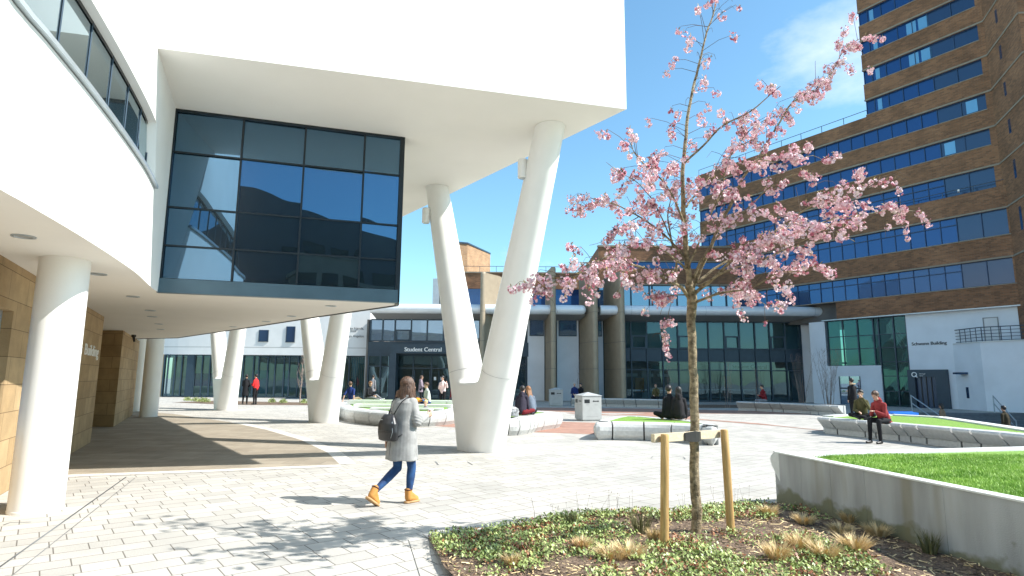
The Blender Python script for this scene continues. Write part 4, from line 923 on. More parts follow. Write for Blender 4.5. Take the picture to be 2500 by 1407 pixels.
# big planter in the right foreground
HP = .675
w0 = G(1894, 1229); w1 = G(2420, 1407); wdv = (w1 - w0).normalized(); w2 = w0 + wdv * 9.5
pl = thing('stone_planter', 'large raised concrete planter of bright turf in the right foreground', 'planter', (w0.x, w0.y, 0))
o0 = G(2120, 1099, HP); o1 = G(2440, 1091, HP); fd = (o1 - o0).normalized(); nose = o0 - fd * ((o0 - w0).length * .0)
# intersection of far edge with wall line gives the nose
def isect(p, d, q, e):
    k = ((q.x - p.x) * e.y - (q.y - p.y) * e.x) / (d.x * e.y - d.y * e.x); return Vector((p.x + d.x * k, p.y + d.y * k, 0))
nz_ = isect(Vector((o0.x, o0.y, 0)), Vector((fd.x, fd.y, 0)), w0, wdv)
WL = Plane((nz_.x, nz_.y), (wdv.x, wdv.y)); L0 = (w0 - nz_).length; FL = Plane((nz_.x, nz_.y), (fd.x, fd.y)); WL.n = Vector((-abs(wdv.y), -wdv.x * (1 if wdv.y < 0 else -1), 0)).normalized()
if WL.n.dot(Vector((-1, -1, 0))) < 0: WL.n = -WL.n
inn = Vector((fd.x, fd.y, 0)) * 1
M['concrete'] = None
def concrete():
    m, t, b = newmat('board_concrete'); b.inputs['Roughness'].default_value = .75
    tcn = N(t, 'ShaderNodeUVMap'); mpn = N(t, 'ShaderNodeMapping'); mpn.inputs['Scale'].default_value = (2.2, .35, 1)
    n1 = N(t, 'ShaderNodeTexNoise'); n1.inputs['Scale'].default_value = 1.6; n1.inputs['Detail'].default_value = 7
    n2 = N(t, 'ShaderNodeTexNoise'); n2.inputs['Scale'].default_value = 2.4; n2.inputs['Detail'].default_value = 4
    r = N(t, 'ShaderNodeValToRGB'); r.color_ramp.elements[0].position = .32; r.color_ramp.elements[1].position = .68; r.color_ramp.elements[0].color = (.27, .27, .265, 1); r.color_ramp.elements[1].color = (.43, .435, .435, 1)
    t.links.new(tcn.outputs[0], mpn.inputs[0]); t.links.new(mpn.outputs[0], n1.inputs['Vector']); t.links.new(tcn.outputs[0], n2.inputs['Vector']); t.links.new(n1.outputs['Fac'], r.inputs[0])
    sx = N(t, 'ShaderNodeSeparateXYZ'); t.links.new(tcn.outputs[0], sx.inputs[0])
    # algae line at the foot, a stain of its own with a ragged top
    al = N(t, 'ShaderNodeMath', operation='MULTIPLY_ADD'); al.inputs[1].default_value = .85; al.inputs[2].default_value = -.24
    t.links.new(n2.outputs['Fac'], al.inputs[0]); su = N(t, 'ShaderNodeMath', operation='SUBTRACT'); t.links.new(al.outputs[0], su.inputs[0]); t.links.new(sx.outputs['Y'], su.inputs[1])
    mr_ = N(t, 'ShaderNodeMapRange'); mr_.inputs[1].default_value = -.02; mr_.inputs[2].default_value = .06; mr_.inputs[4].default_value = .75; t.links.new(su.outputs[0], mr_.inputs[0])
    mx = N(t, 'ShaderNodeMix', data_type='RGBA'); mx.inputs[7].default_value = (.11, .11, .03, 1); t.links.new(mr_.outputs[0], mx.inputs[0]); t.links.new(r.outputs[0], mx.inputs[6])
    # faint brown runs
    n3 = N(t, 'ShaderNodeTexNoise'); n3.inputs['Scale'].default_value = 1.1; mp3 = N(t, 'ShaderNodeMapping'); mp3.inputs['Scale'].default_value = (3, .5, 1); mp3.inputs['Location'].default_value = (4, 2, 0)
    t.links.new(tcn.outputs[0], mp3.inputs[0]); t.links.new(mp3.outputs[0], n3.inputs['Vector']); r3 = N(t, 'ShaderNodeMapRange'); r3.inputs[1].default_value = .56; r3.inputs[2].default_value = .72; r3.inputs[4].default_value = .5; t.links.new(n3.outputs['Fac'], r3.inputs[0])
    mx2 = N(t, 'ShaderNodeMix', data_type='RGBA'); mx2.inputs[7].default_value = (.20, .17, .09, 1); t.links.new(r3.outputs[0], mx2.inputs[0]); t.links.new(mx.outputs[2], mx2.inputs[6]); t.links.new(mx2.outputs[2], b.inputs['Base Color'])
    n4 = N(t, 'ShaderNodeTexNoise'); n4.inputs['Scale'].default_value = 90; t.links.new(tcn.outputs[0], n4.inputs['Vector']); bp = N(t, 'ShaderNodeBump'); bp.inputs['Strength'].default_value = .25; bp.inputs['Distance'].default_value = .01; t.links.new(n4.outputs['Fac'], bp.inputs['Height']); t.links.new(bp.outputs[0], b.inputs['Normal'])
    return m
M['concrete'] = concrete()
PW = .13; LW = 9.5
def wl_blocks():
    m = MB(); c = MB(); a = .0; ed = [L0 - .02]; r_ = random.Random(2)
    while ed[-1] < LW: ed.append(ed[-1] + r_.choice((.55, .8, 1.0, 1.25)))
    for i in range(len(ed) - 1):
        m.pb(WL, ed[i] + .0015, ed[i + 1] - .0015, -.05, HP - .0, -PW, 0)
    m.pb(WL, ed[0] + .05, ed[-1], -.05, HP - .02, -PW + .01, -.012)
    return m, ed
m, ed = wl_blocks(); put(m.build('wall', M['concrete'], uvwall=True), pl)
m = MB(); m.pb(WL, L0 - .03, LW, HP + .001, HP + .018, -PW, .012); put(m.build('coping', M['stonetop']), pl)
# far bench side with undercut profile, its cut end is the nose
m = MB(); prof = [(.26, 0), (.26, .20), (.16, .23), (.02, .50), (0, .58), (.01, .63), (.05, HP), (.37, HP), (.37, 0)]
a = -.05
fn = Vector((-fd.y, fd.x, 0));
if fn.y > 0: fn = -fn         # inward (towards the turf and camera)
r_ = random.Random(4); first = True
while a < 9:
    b_ = a + r_.uniform(.9, 1.5)
    rings = []
    for s in (a + (.0 if first else .006), b_ - .006):
        base = nz_ + Vector((fd.x, fd.y, 0)) * s - fn * .02; rings.append([base + fn * o + Vector((0, 0, z)) for o, z in prof])
    if first:
        # mitre the end along the near wall so the section shows
        rings[0] = [v + Vector((fd.x, fd.y, 0)) * (o * .35) for v, (o, z) in zip(rings[0], prof)]
    L_ = len(prof); m.add(rings[0] + rings[1], [(q, (q + 1) % L_, L_ + (q + 1) % L_, L_ + q) for q in range(L_)] + [tuple(range(L_)), tuple(range(L_, 2 * L_))]); a = b_; first = False
put(m.build('stone_blocks', M['stonetop'], smooth='auto'), pl)
m = MB(); tpoly = [nz_ + Vector((fd.x, fd.y, 0)) * .55 + fn * .3, nz_ + Vector((fd.x, fd.y, 0)) * 9 + fn * .3, WL.at(LW, 0, -PW), WL.at(L0 + .45, 0, -PW)]
m.prism([(p.x, p.y) for p in tpoly], .1, HP - .02); put(m.build('turf_base', M['grassbase']), pl)
m = MB(); m.prism([(p.x, p.y) for p in (WL.at(L0 - .02, 0, 0) + Vector((0, 0, 0)), WL.at(L0 - .02, 0, -PW), WL.at(L0 + .5, 0, -PW - .02), nz_ + Vector((fd.x, fd.y, 0)) * .6 + fn * .36, nz_ + Vector((fd.x, fd.y, 0)) * .1 + fn * .3)], 0, HP - .003); put(m.build('corner_stone', M['stonetop']), pl)
# turf blades
def inside(p, poly):
    c = False; n = len(poly)
    for i in range(n):
        a, b = poly[i], poly[(i + 1) % n]
        if (a[1] > p[1]) != (b[1] > p[1]) and p[0] < (b[0] - a[0]) * (p[1] - a[1]) / (b[1] - a[1]) + a[0]: c = not c
    return c
rg = random.Random(11); vs, fs = [], []; tpl = [(p.x, p.y) for p in tpoly]; cnt = 0
while cnt < 85000:
    y = rg.uniform(2.4, 8.5); x = rg.uniform(2.6, 10)
    if x > y * .95 + 1.9 or not inside((x, y), tpl): continue
    h = rg.uniform(.02, .042); a = rg.uniform(0, 2 * pi); wdt = .0045; lx, ly = rg.gauss(0, .012), rg.gauss(0, .012); z = HP - .024; b = len(vs)
    vs += [(x - cos(a) * wdt, y - sin(a) * wdt, z), (x + cos(a) * wdt, y + sin(a) * wdt, z), (x + lx, y + ly, z + h)]; fs.append((b, b + 1, b + 2)); cnt += 1
m = MB(); m.v = vs; m.f = fs; m.mi = [0] * len(fs); tag(put(m.build('turf', M['blade'], fix=False), pl), kind='stuff')
# ------------------------------------------------------------ planting bed in the foreground
bed = [G(x, y) for x, y in [(1045, 1316), (1165, 1303), (1210, 1295), (1296, 1280), (1384, 1264), (1500, 1257), (1631, 1258), (1689, 1248), (1760, 1241), (1893, 1231)]]
bedp = [(p.x, p.y) for p in bed] + [(w1.x - .01, w1.y), (w1.x + (w1.x - w0.x) * .5, w1.y + (w1.y - w0.y) * .5), (1.5, 2.9), (G(1130, 1450).x, G(1130, 1450).y), (G(1084, 1405).x, G(1084, 1405).y)]
bd = MB(); bm = bmesh.new(); f_ = bm.faces.new([bm.verts.new((p[0], p[1], .0)) for p in bedp]); bmesh.ops.triangulate(bm, faces=[f_])
for _ in range(5): bmesh.ops.subdivide_edges(bm, edges=[e for e in bm.edges if e.calc_length() > .12], cuts=1)
def bedz(x, y):
    d = min(((x - bedp[i][0]) ** 2 + (y - bedp[i][1]) ** 2) ** .5 for i in range(0, 10)); dd = min(1, d / .5)
    return .012 + .05 * dd + .025 * noise.noise((x * 2.2, y * 2.2, 0)) * dd
for v in bm.verts: v.co.z = bedz(v.co.x, v.co.y)
me = bpy.data.meshes.new('soil_bed'); bm.to_mesh(me); bm.free(); me.materials.append(M['mulch']); me.shade_smooth(); so_ = bpy.data.objects.new('soil_bed', me); col.objects.link(so_); tag(so_, 'bark mulched soil bed', kind='structure')
struct(strip([bed[i] for i in range(9)], .2, .007), 'paving_border', M['pave']); e_ = [G(1045, 1316), G(1084, 1405), G(1130, 1450)]; struct(strip(e_, .2, .0075, -1), 'paving_border', M['pave'])
rl = random.Random(21); bx0, bx1, by0, by1 = -1.2, 5.2, 3.0, 9.0
def cover(x, y):
    v = noise.noise((x * .9 + 3.1, y * .9, 1.7)) + .35 * noise.noise((x * 3, y * 3, 5))
    v += .35 if x < .9 else 0; v += .45 if (x - 2.3) ** 2 + (y - 5.6) ** 2 < .9 else 0; v -= .5 if x > 3.1 else 0
    if y > 7.2: v += .35
    return v
gm_, rm_, ch_, st2 = MB(), MB(), MB(), MB(); cnt = 0; tries = 0
while cnt < 30000 and tries < 400000:
    tries += 1; x = rl.uniform(bx0, bx1); y = rl.uniform(by0, by1)
    if not inside((x, y), bedp): continue
    v = cover(x, y) + rl.gauss(0, .10)
    if v < .17: continue
    cl = noise.noise((x * 4, y * 4, 9)); z = bedz(x, y) + rl.uniform(.0, .055); a = rl.uniform(0, 2 * pi); L = rl.uniform(.02, .042); wdt = L * .34; el = rl.uniform(.2, 1.1)
    d = Vector((cos(a) * cos(el), sin(a) * cos(el), sin(el))); s_v = Vector((-sin(a), cos(a), rl.uniform(-.4, .4))).normalized(); p = Vector((x, y, z))
    tgt = rm_ if (cl + rl.gauss(0, .25)) > .33 else gm_
    tgt.add([p, p + d * L * .5 + s_v * wdt, p + d * L, p + d * L * .5 - s_v * wdt], [(0, 1, 2, 3)]); cnt += 1
tag(gm_.build('ground_cover', M['leafg'], fix=False), 'low green leafy ground cover in the foreground bed', 'ground cover', kind='stuff')
tag(rm_.build('ground_cover', M['leafr'], fix=False), 'reddish leaves scattered through the ground cover', 'ground cover', kind='stuff')
for i in range(17000):
    x = rl.uniform(bx0, bx1); y = rl.uniform(by0, by1)
    if not inside((x, y), bedp) or cover(x, y) > .5: continue
    p = Vector((x, y, bedz(x, y) + rl.uniform(.003, .012))); a = rl.uniform(0, 2 * pi); L = rl.uniform(.015, .055); wdt = rl.uniform(.002, .007)
    d = Vector((cos(a), sin(a), rl.uniform(-.25, .25))) * L; s_v = Vector((-sin(a), cos(a), rl.uniform(-.5, .5))) * wdt
    (ch_ if rl.random() < .5 else st2).add([p - d - s_v, p + d - s_v, p + d + s_v, p - d + s_v], [(0, 1, 2, 3)])
tag(ch_.build('bark_chips', M['mulch'], fix=False), 'dark bark chips over the soil of the foreground bed', 'mulch', kind='stuff')
tag(st2.build('straw_litter', M['straw'], fix=False), 'pale dead grass litter lying on the foreground bed', 'litter', kind='stuff')
def tuft(px, py, label, r=.075, h=.11, n=170, sedge=False, seed=0):
    p = G(px, py); p.z = bedz(p.x, p.y) - .01; rr = random.Random(seed); m = MB()
    for i in range(n):
        a = rr.uniform(0, 2 * pi); q = r * .55 * math.sqrt(rr.random()); bx_, by_ = q * cos(a), q * sin(a); sp = rr.uniform(.3, 1.1) * (1.3 if not sedge else .9); hh = h * rr.uniform(.6, 1.15); w_ = .0032 if not sedge else .0035
        t0 = Vector((bx_, by_, 0)); t1 = t0 + Vector((cos(a) * sp * r * .45, sin(a) * sp * r * .45, hh * .6)); t2 = t0 + Vector((cos(a) * sp * r * 1.0 + rr.gauss(0, .01), sin(a) * sp * r + rr.gauss(0, .01), hh)); s_v = Vector((-sin(a), cos(a), 0)).lerp(Vector((cos(a * 7), sin(a * 7), 0)), .5) * w_
        m.add([t0 - s_v, t0 + s_v, t1 + s_v, t1 - s_v, t2], [(0, 1, 2, 3), (3, 2, 4)])
    o = m.build('grass_tuft', M['sage'] if sedge else M['straw'], fix=False); o.location = p
    return tag(o, label, 'grass tuft', 'grass tufts in the foreground bed')
for i, (x, y, lb, r, h, sg) in enumerate([
    (1496, 1380, 'dry straw tuft at the bottom of the bed, left of the left stake', .12, .10, 0), (1536, 1376, 'dry straw tuft touching its neighbour below the olive sedge', .12, .11, 0),
    (1597, 1345, 'small upright straw tuft right against the left tree stake', .05, .12, 0), (1566, 1316, 'dark olive sedge clump left of the left tree stake', .12, .17, 1),
    (1422, 1358, 'small straw tuft among green leaves in the left half of the bed', .07, .09, 0), (1392, 1300, 'thin olive sedge clump at the back edge of the bed', .06, .12, 1),
    (1249, 1402, 'straw tuft at the very bottom left of the bed', .06, .09, 0), (1899, 1385, 'trimmed straw tuft at the bottom, left one of the front trio', .1, .13, 0),
    (1954, 1360, 'trimmed straw tuft in the middle of the front trio', .1, .12, 0), (2016, 1387, 'round trimmed straw tuft, right one of the front trio', .1, .12, 0),
    (2090, 1362, 'wide straw tuft halfway between the bed middle and the planter wall', .12, .12, 0), (2144, 1324, 'golden straw tuft close to the concrete planter wall', .1, .1, 0),
    (2053, 1314, 'brownish straw tuft behind the wide one near the planter wall', .09, .08, 0), (2077, 1292, 'straw tuft touching the planter wall', .08, .1, 0),
    (1967, 1293, 'loose straw tuft right of the green patch by the right stake', .09, .09, 0), (1878, 1272, 'straw tuft at the back of the bed, nearest the planter nose', .09, .09, 0),
    (2272, 1368, 'upright olive sedge clump against the planter wall', .08, .17, 1)]):
    tuft(x, y, lb, r * 1.15, h * 1.25, 480 if not sg else 170, sg, 50 + i)
ws = MB(); rr = random.Random(8)
for i in range(46):
    x = rr.choice((rr.uniform(1290, 1560), rr.uniform(1660, 1830))); p = G(x, 1290 - (x - 1290) * .08); p.z = .04; h = rr.uniform(.12, .3); q = p + Vector((rr.gauss(0, .05), rr.gauss(0, .05), h)); ws.tube([p, (p + q) / 2 + Vector((rr.gauss(0, .015), 0, 0)), q], [.0016, .0013, .0008], 3); ws.tube([q, q + Vector((.004, 0, .015))], [.003, .001], 4)
tag(ws.build('seed_stalks', M['twig'], fix=False), 'thin dry seed stalks along the back edge of the bed', 'weeds', kind='stuff')
# ------------------------------------------------------------ cherry tree with stakes
tb = G(1701, 1316); YT = tb.y
tree = thing('cherry_tree', 'young cherry tree with pink blossom tied between two wooden stakes', 'tree', (tb.x, tb.y, 0))
rt_ = random.Random(42)
def limb(pts, r0, r1, dy, y0=0):
    n = len(pts); o = []
    for i, (x, y) in enumerate(pts): o.append(D(x, y, YT + y0 + dy * (i / max(1, n - 1)) - .85 * max(0, min(1, (760 - y) / 350))))
    k = 4; sm_ = []
    for i in range(n - 1):
        P0, P1, P2, P3 = [o[max(0, min(n - 1, j))] for j in (i - 1, i, i + 1, i + 2)]
        for t in [j / k for j in range(k)]: sm_.append(.5 * ((2 * P1) + (P2 - P0) * t + (2 * P0 - 5 * P1 + 4 * P2 - P3) * t * t + (3 * P1 - P0 - 3 * P2 + P3) * t ** 3))
    sm_.append(o[-1]); sm_ = [p + Vector((noise.noise(p * 6), noise.noise(p * 6 + Vector((5, 5, 5))), noise.noise(p * 6 + Vector((9, 1, 4))))) * .012 for p in sm_]
    m_ = len(sm_); return sm_, [r0 + (r1 - r0) * (i / (m_ - 1)) ** .62 for i in range(m_)]
trunk_px = [(1701, 1322), (1700, 1250), (1697, 1180), (1695, 1100), (1696, 1020), (1694, 940), (1690, 860), (1688, 790), (1689, 735), (1683, 690)]
tp_, _ = limb(trunk_px, 1, 1, 0); rad = [.056, .052, .05, .048, .047, .046, .045, .048, .056, .044]
nT = len(tp_); rr_ = []
for i in range(nT):
    u = i / (nT - 1) * (len(rad) - 1); k = min(len(rad) - 2, int(u)); rr_.append((rad[k] + (rad[k + 1] - rad[k]) * (u - k)) * (1 + .06 * noise.noise((i * .9, 0, 0))))
tm = MB(); tp_[0].z = -.02
# finer trunk rings with knots
fine, fr_ = [], []
for i in range(nT - 1):
    for t in (0, .33, .66): fine.append(tp_[i].lerp(tp_[i + 1], t)); fr_.append((rr_[i] + (rr_[i + 1] - rr_[i]) * t) * (1 + .07 * noise.noise((i * 2.1 + t * 5, 3, 0))))
tm.tube(fine, fr_, 14)
lead, lr = limb([(1686, 700), (1680, 650), (1674, 590), (1669, 520), (1665, 440), (1671, 370), (1678, 290), (1693, 215), (1708, 150), (1722, 95), (1740, 35), (1756, -25), (1768, -70)], .040, .004, .35)
tm.tube(lead, lr, 10)
put(tm.build('trunk', M['bark'], smooth=True), tree)
limbs = [([(1686, 735), (1664, 702), (1640, 690), (1600, 668), (1545, 647), (1500, 645), (1458, 656), (1400, 676), (1362, 684), (1330, 706), (1300, 725)], .026, .004, -.8),
 ([(1668, 704), (1650, 690), (1652, 640), (1640, 590), (1632, 548), (1634, 505), (1645, 460)], .018, .005, .3),
 ([(1680, 640), (1648, 600), (1605, 560), (1560, 530), (1520, 507), (1470, 492), (1430, 503), (1405, 530)], .016, .003, .5),
 ([(1672, 560), (1655, 505), (1620, 445), (1575, 403), (1550, 375), (1541, 350)], .015, .003, -.5),
 ([(1674, 655), (1620, 612), (1560, 596), (1500, 615), (1450, 640), (1405, 640)], .014, .003, -1.1),
 ([(1690, 705), (1712, 655), (1752, 562), (1788, 492), (1815, 430), (1850, 388), (1888, 325), (1925, 262), (1962, 235), (2000, 215), (2030, 178), (2060, 122), (2096, 98)], .026, .003, .6),
 ([(1668, 400), (1715, 358), (1768, 305), (1830, 275), (1862, 248), (1892, 224), (1906, 212)], .014, .003, -.4),
 ([(1696, 715), (1742, 680), (1800, 622), (1862, 585), (1922, 545), (1982, 502), (2040, 472), (2080, 470), (2118, 458)], .022, .003, -.6),
 ([(1694, 738), (1760, 716), (1832, 703), (1902, 668), (1958, 662), (1992, 655)], .018, .003, -.9),
 ([(1696, 742), (1732, 722), (1792, 703), (1832, 722), (1866, 742), (1900, 756)], .010, .002, .4),
 ([(1702, 690), (1762, 645), (1852, 602), (1952, 562), (2052, 532), (2130, 520), (2180, 512), (2232, 515)], .018, .003, .9),
 ([(1676, 505), (1702, 470), (1742, 422), (1800, 362), (1852, 335)], .012, .003, .8),
 ([(1692, 680), (1732, 602), (1790, 542), (1852, 482), (1905, 440), (1965, 425), (1995, 455)], .016, .003, .2),
 ([(1705, 700), (1780, 660), (1862, 635), (1952, 592), (2022, 562), (2085, 590)], .014, .003, -1.2),
 ([(1680, 655), (1720, 560), (1760, 470), (1775, 400), (1820, 330), (1870, 290)], .013, .003, -.2),
 ([(1690, 720), (1640, 720), (1600, 735), (1560, 700), (1520, 690)], .009, .002, -.3), ([(1650, 692), (1625, 740), (1612, 770)], .005, .002, -.1), ([(1640, 735), (1626, 800), (1616, 850)], .004, .0015, -.25),
 ([(1560, 530), (1510, 560), (1470, 590), (1440, 600)], .006, .002, .2), ([(1850, 388), (1920, 400), (1985, 380), (2030, 405)], .007, .002, .3), ([(1640, 590), (1600, 500), (1560, 450), (1510, 420), (1480, 395)], .009, .002, .1)]
br = MB(); tw_ = MB(); spots = []
for k, (pp, r0, r1, dy) in enumerate(limbs):
    P_, R_ = limb(pp, r0, r1, dy, rt_.uniform(-.02, .02)); br.tube(P_, R_, 7)
    n = len(P_); st0 = .22 if k != 7 else .2; L = 0
    for i in range(1, n):
        seg = (P_[i] - P_[i - 1]).length; L += seg
        if i / n < st0: continue
        cnt_ = int(seg / .043) + (1 if rt_.random() < (seg / .043) % 1 else 0)
        for _ in range(int(cnt_ * (1.5 if k in (0, 2, 3, 4, 5, 7, 13) else 1.1) + .5)):
            t = rt_.random(); p = P_[i - 1].lerp(P_[i], t); d = (P_[i] - P_[i - 1]).normalized()
            if rt_.random() < .40: spots.append((p + Vector((rt_.gauss(0, .03), rt_.gauss(0, .03), rt_.gauss(.0, .03))), 1))
            if rt_.random() < .44:
                rv = Vector((rt_.gauss(0, 1), rt_.gauss(0, 1), rt_.gauss(.25, .8))).normalized(); dd = (d * .6 + rv).normalized(); ln = rt_.uniform(.10, .42) * (1 if r0 > .01 else .5)
                q = [p, p + dd * ln * .4 + Vector((0, 0, .03)), p + dd * ln * .75 + Vector((0, 0, .02)), p + dd * ln + Vector((0, 0, -.06 * ln / .3))]; tw_.tube(q, [.0032, .0025, .002, .0014], 4)
                e = rt_.random()
                if e < .8:
                    for u in ([1.0, .8, .6, .45] if e < .28 else ([1.0, .78] if e < .6 else [1.0])): spots.append((q[1].lerp(q[3], max(0, (u - .4) / .6)), 1 if rt_.random() < .8 else 0))
# leader twigs with tip blossoms
for i in range(6, len(lead) - 1):
    for _ in range(2 if i > 10 else 3):
        if rt_.random() < .85:
            p = lead[i].lerp(lead[i + 1], rt_.random()); a = rt_.uniform(0, 2 * pi); ln = rt_.uniform(.10, .40) * (1.25 - i / len(lead) * .5); dd = Vector((cos(a), sin(a), .45))
            q = [p, p + dd * ln * .5 + Vector((0, 0, .02)), p + dd * ln * .9 + Vector((0, 0, -.01)), p + dd * ln + Vector((0, 0, -.07))]; tw_.tube(q, [.003, .0024, .002, .0014], 4)
            if rt_.random() < .75:
                spots.append((q[3], 1 if rt_.random() < .7 else 0))
                if rt_.random() < .5: spots.append((q[2], 1 if rt_.random() < .6 else 0))
put(br.build('branches', M['bark'], smooth=True), tree); put(tw_.build('twigs', M['twig'], fix=False), tree)
pm, pd_, lm = MB(), MB(), MB(); rb = random.Random(77)
def flower(m_, c, nrm_, r):
    t = nrm_.orthogonal().normalized(); q = nrm_.cross(t); a0 = rb.uniform(0, 6); nP = 5
    for ring_, (lift, rr, k0) in enumerate(((.25, 1, 0), (.75, .7, .6))):
        for k in range(nP):
            a = a0 + k0 + 2 * pi * k / nP; d = t * cos(a) + q * sin(a); s = t * -sin(a) + q * cos(a)
            m_.add([c, c + d * r * rr * .65 + s * r * .42 + nrm_ * r * lift * .5, c + d * r * rr * 1.0 + nrm_ * r * lift, c + d * r * rr * .65 - s * r * .42 + nrm_ * r * lift * .5], [(0, 1, 2, 3)])
for p, full in spots:
    r = rb.uniform(.028, .052) if full else rb.uniform(.02, .034); nf = rb.randint(8, 14) if full else rb.randint(4, 6)
    for i in range(nf):
        d = Vector((rb.gauss(0, 1), rb.gauss(0, 1), rb.gauss(-.25, 1))).normalized(); c = p + d * r * rb.uniform(.55, 1) + Vector((0, 0, -.015)); flower(pm if rb.random() < (.88 if full else .5) else pd_, c, d, rb.uniform(.015, .022))
    for i in range(rb.randint(2, 4)):
        d = Vector((rb.gauss(0, 1), rb.gauss(0, 1), rb.gauss(.8, .6))).normalized(); s = d.orthogonal() * .006; a = p + d * .012; L = rb.uniform(.022, .045); lm.add([a, a + d * L * .5 + s, a + d * L, a + d * L * .5 - s], [(0, 1, 2, 3)])
    for i in range(rb.randint(0, 3)):
        d = Vector((rb.gauss(0, 1), rb.gauss(0, 1), rb.gauss(-.2, 1))).normalized(); c = p + d * r * 1.2; pd_.ball(c, (.006, .006, .008), 5)
put(pm.build('blossom', M['petal'], fix=False), tree); put(pd_.build('blossom', M['petald'], fix=False), tree); put(lm.build('bud_leaves', M['budleaf'], fix=False), tree)
def stake(base_px, top_px, label):
    b = G(*base_px); p = D(top_px[0], top_px[1], b.y - .0); b.z = -.02
    m = MB(); m.tube([b, b.lerp(p, .3), b.lerp(p, .7), p + Vector((0, 0, -.012)), p], [.042, .041, .041, .040, .034], 20)
    o = m.build('tree_stake', M['wood'], smooth='auto'); return tag(o, label, 'stake', 'wooden stakes beside the cherry tree'), p
sL_, pL = stake((1622, 1352), (1623, 1060), 'left round wooden tree stake'); sR_, pR = stake((1786, 1318), (1768, 1049), 'right round wooden tree stake, leaning slightly')
rv = (pR - pL); rv.z = 0; rdir = rv.normalized(); rn_ = Vector((-rdir.y, rdir.x, 0))
m = MB(); z0_, z1_ = pL.z - .085, pL.z - .003; A0 = pL - rdir * .09; A1 = pR + rdir * .0; off = rn_ * .052
for zz0, zz1 in ((z0_, z1_),):
    m.add([A0 + off + Vector((0, 0, zz0 - A0.z)), A1 + off + Vector((0, 0, zz0 - A1.z)), A1 + off * 1.9 + Vector((0, 0, zz0 - A1.z)), A0 + off * 1.9 + Vector((0, 0, zz0 - A0.z)), A0 + off + Vector((0, 0, zz1 - A0.z)), A1 + off + Vector((0, 0, zz1 - A1.z)), A1 + off * 1.9 + Vector((0, 0, zz1 - A1.z)), A0 + off * 1.9 + Vector((0, 0, zz1 - A0.z))],
          [(0, 1, 2, 3), (4, 7, 6, 5), (0, 4, 5, 1), (1, 5, 6, 2), (2, 6, 7, 3), (3, 7, 4, 0)])
tag(m.build('cross_rail', M['woodpale']), 'pale wooden cross rail joining the two tree stakes', 'rail')
RP_ = Plane((A0 + off * 1.9)[:2], rdir[:2]); ra_, rz_ = RP_.px(1682, 1065); ctr = D(1697, 1065, YT - .02); m = MB()
fo = off * 1.0 - rn_ * .012; q0 = A0 + fo; 
def rp(a, o=0): v = RP_.at(a, rz_, 0) - off * .9 - rn_ * (.008 + o); return Vector((v.x, v.y, rz_))
bk = rp(ra_) - ctr; bk.z = 0; bd_ = (ctr - rp(ra_)); bd_.z = 0; bd_.normalize(); sdv = Vector((bd_.y, -bd_.x, 0))
if sdv.dot(rdir) < 0: sdv = -sdv
ctr.z = rz_
path = [rp(ra_ - .13), rp(ra_ - .05, .012), rp(ra_ + .02, .018), rp(ra_ + .07, .01), ctr + sdv * .085 - bd_ * .03, ctr + sdv * .07 + bd_ * .05, ctr + bd_ * .085, ctr - sdv * .07 + bd_ * .05, ctr - sdv * .085 - bd_ * .03, rp(ra_ - .06, -.08), rp(ra_ - .12, -.075)]
hh = [.042, .05, .055, .05, .035, .035, .035, .035, .035, .035, .035]; vs = []
for k_, p in enumerate(path):
    d = (path[min(k_ + 1, len(path) - 1)] - path[max(0, k_ - 1)]).normalized(); n_ = Vector((-d.y, d.x, 0)) * .006
    vs += [p - n_ - Vector((0, 0, hh[k_])), p + n_ - Vector((0, 0, hh[k_])), p + n_ + Vector((0, 0, hh[k_])), p - n_ + Vector((0, 0, hh[k_]))]
m.add(vs, [(4 * a + b, 4 * a + (b + 1) % 4, 4 * a + 4 + (b + 1) % 4, 4 * a + 4 + b) for a in range(len(path) - 1) for b in range(4)] + [(0, 1, 2, 3), tuple(range(len(vs) - 4, len(vs)))])
tag(m.build('tree_tie', M['rubber'], fix=False), 'black rubber strap tying the cherry trunk to the rail', 'strap')
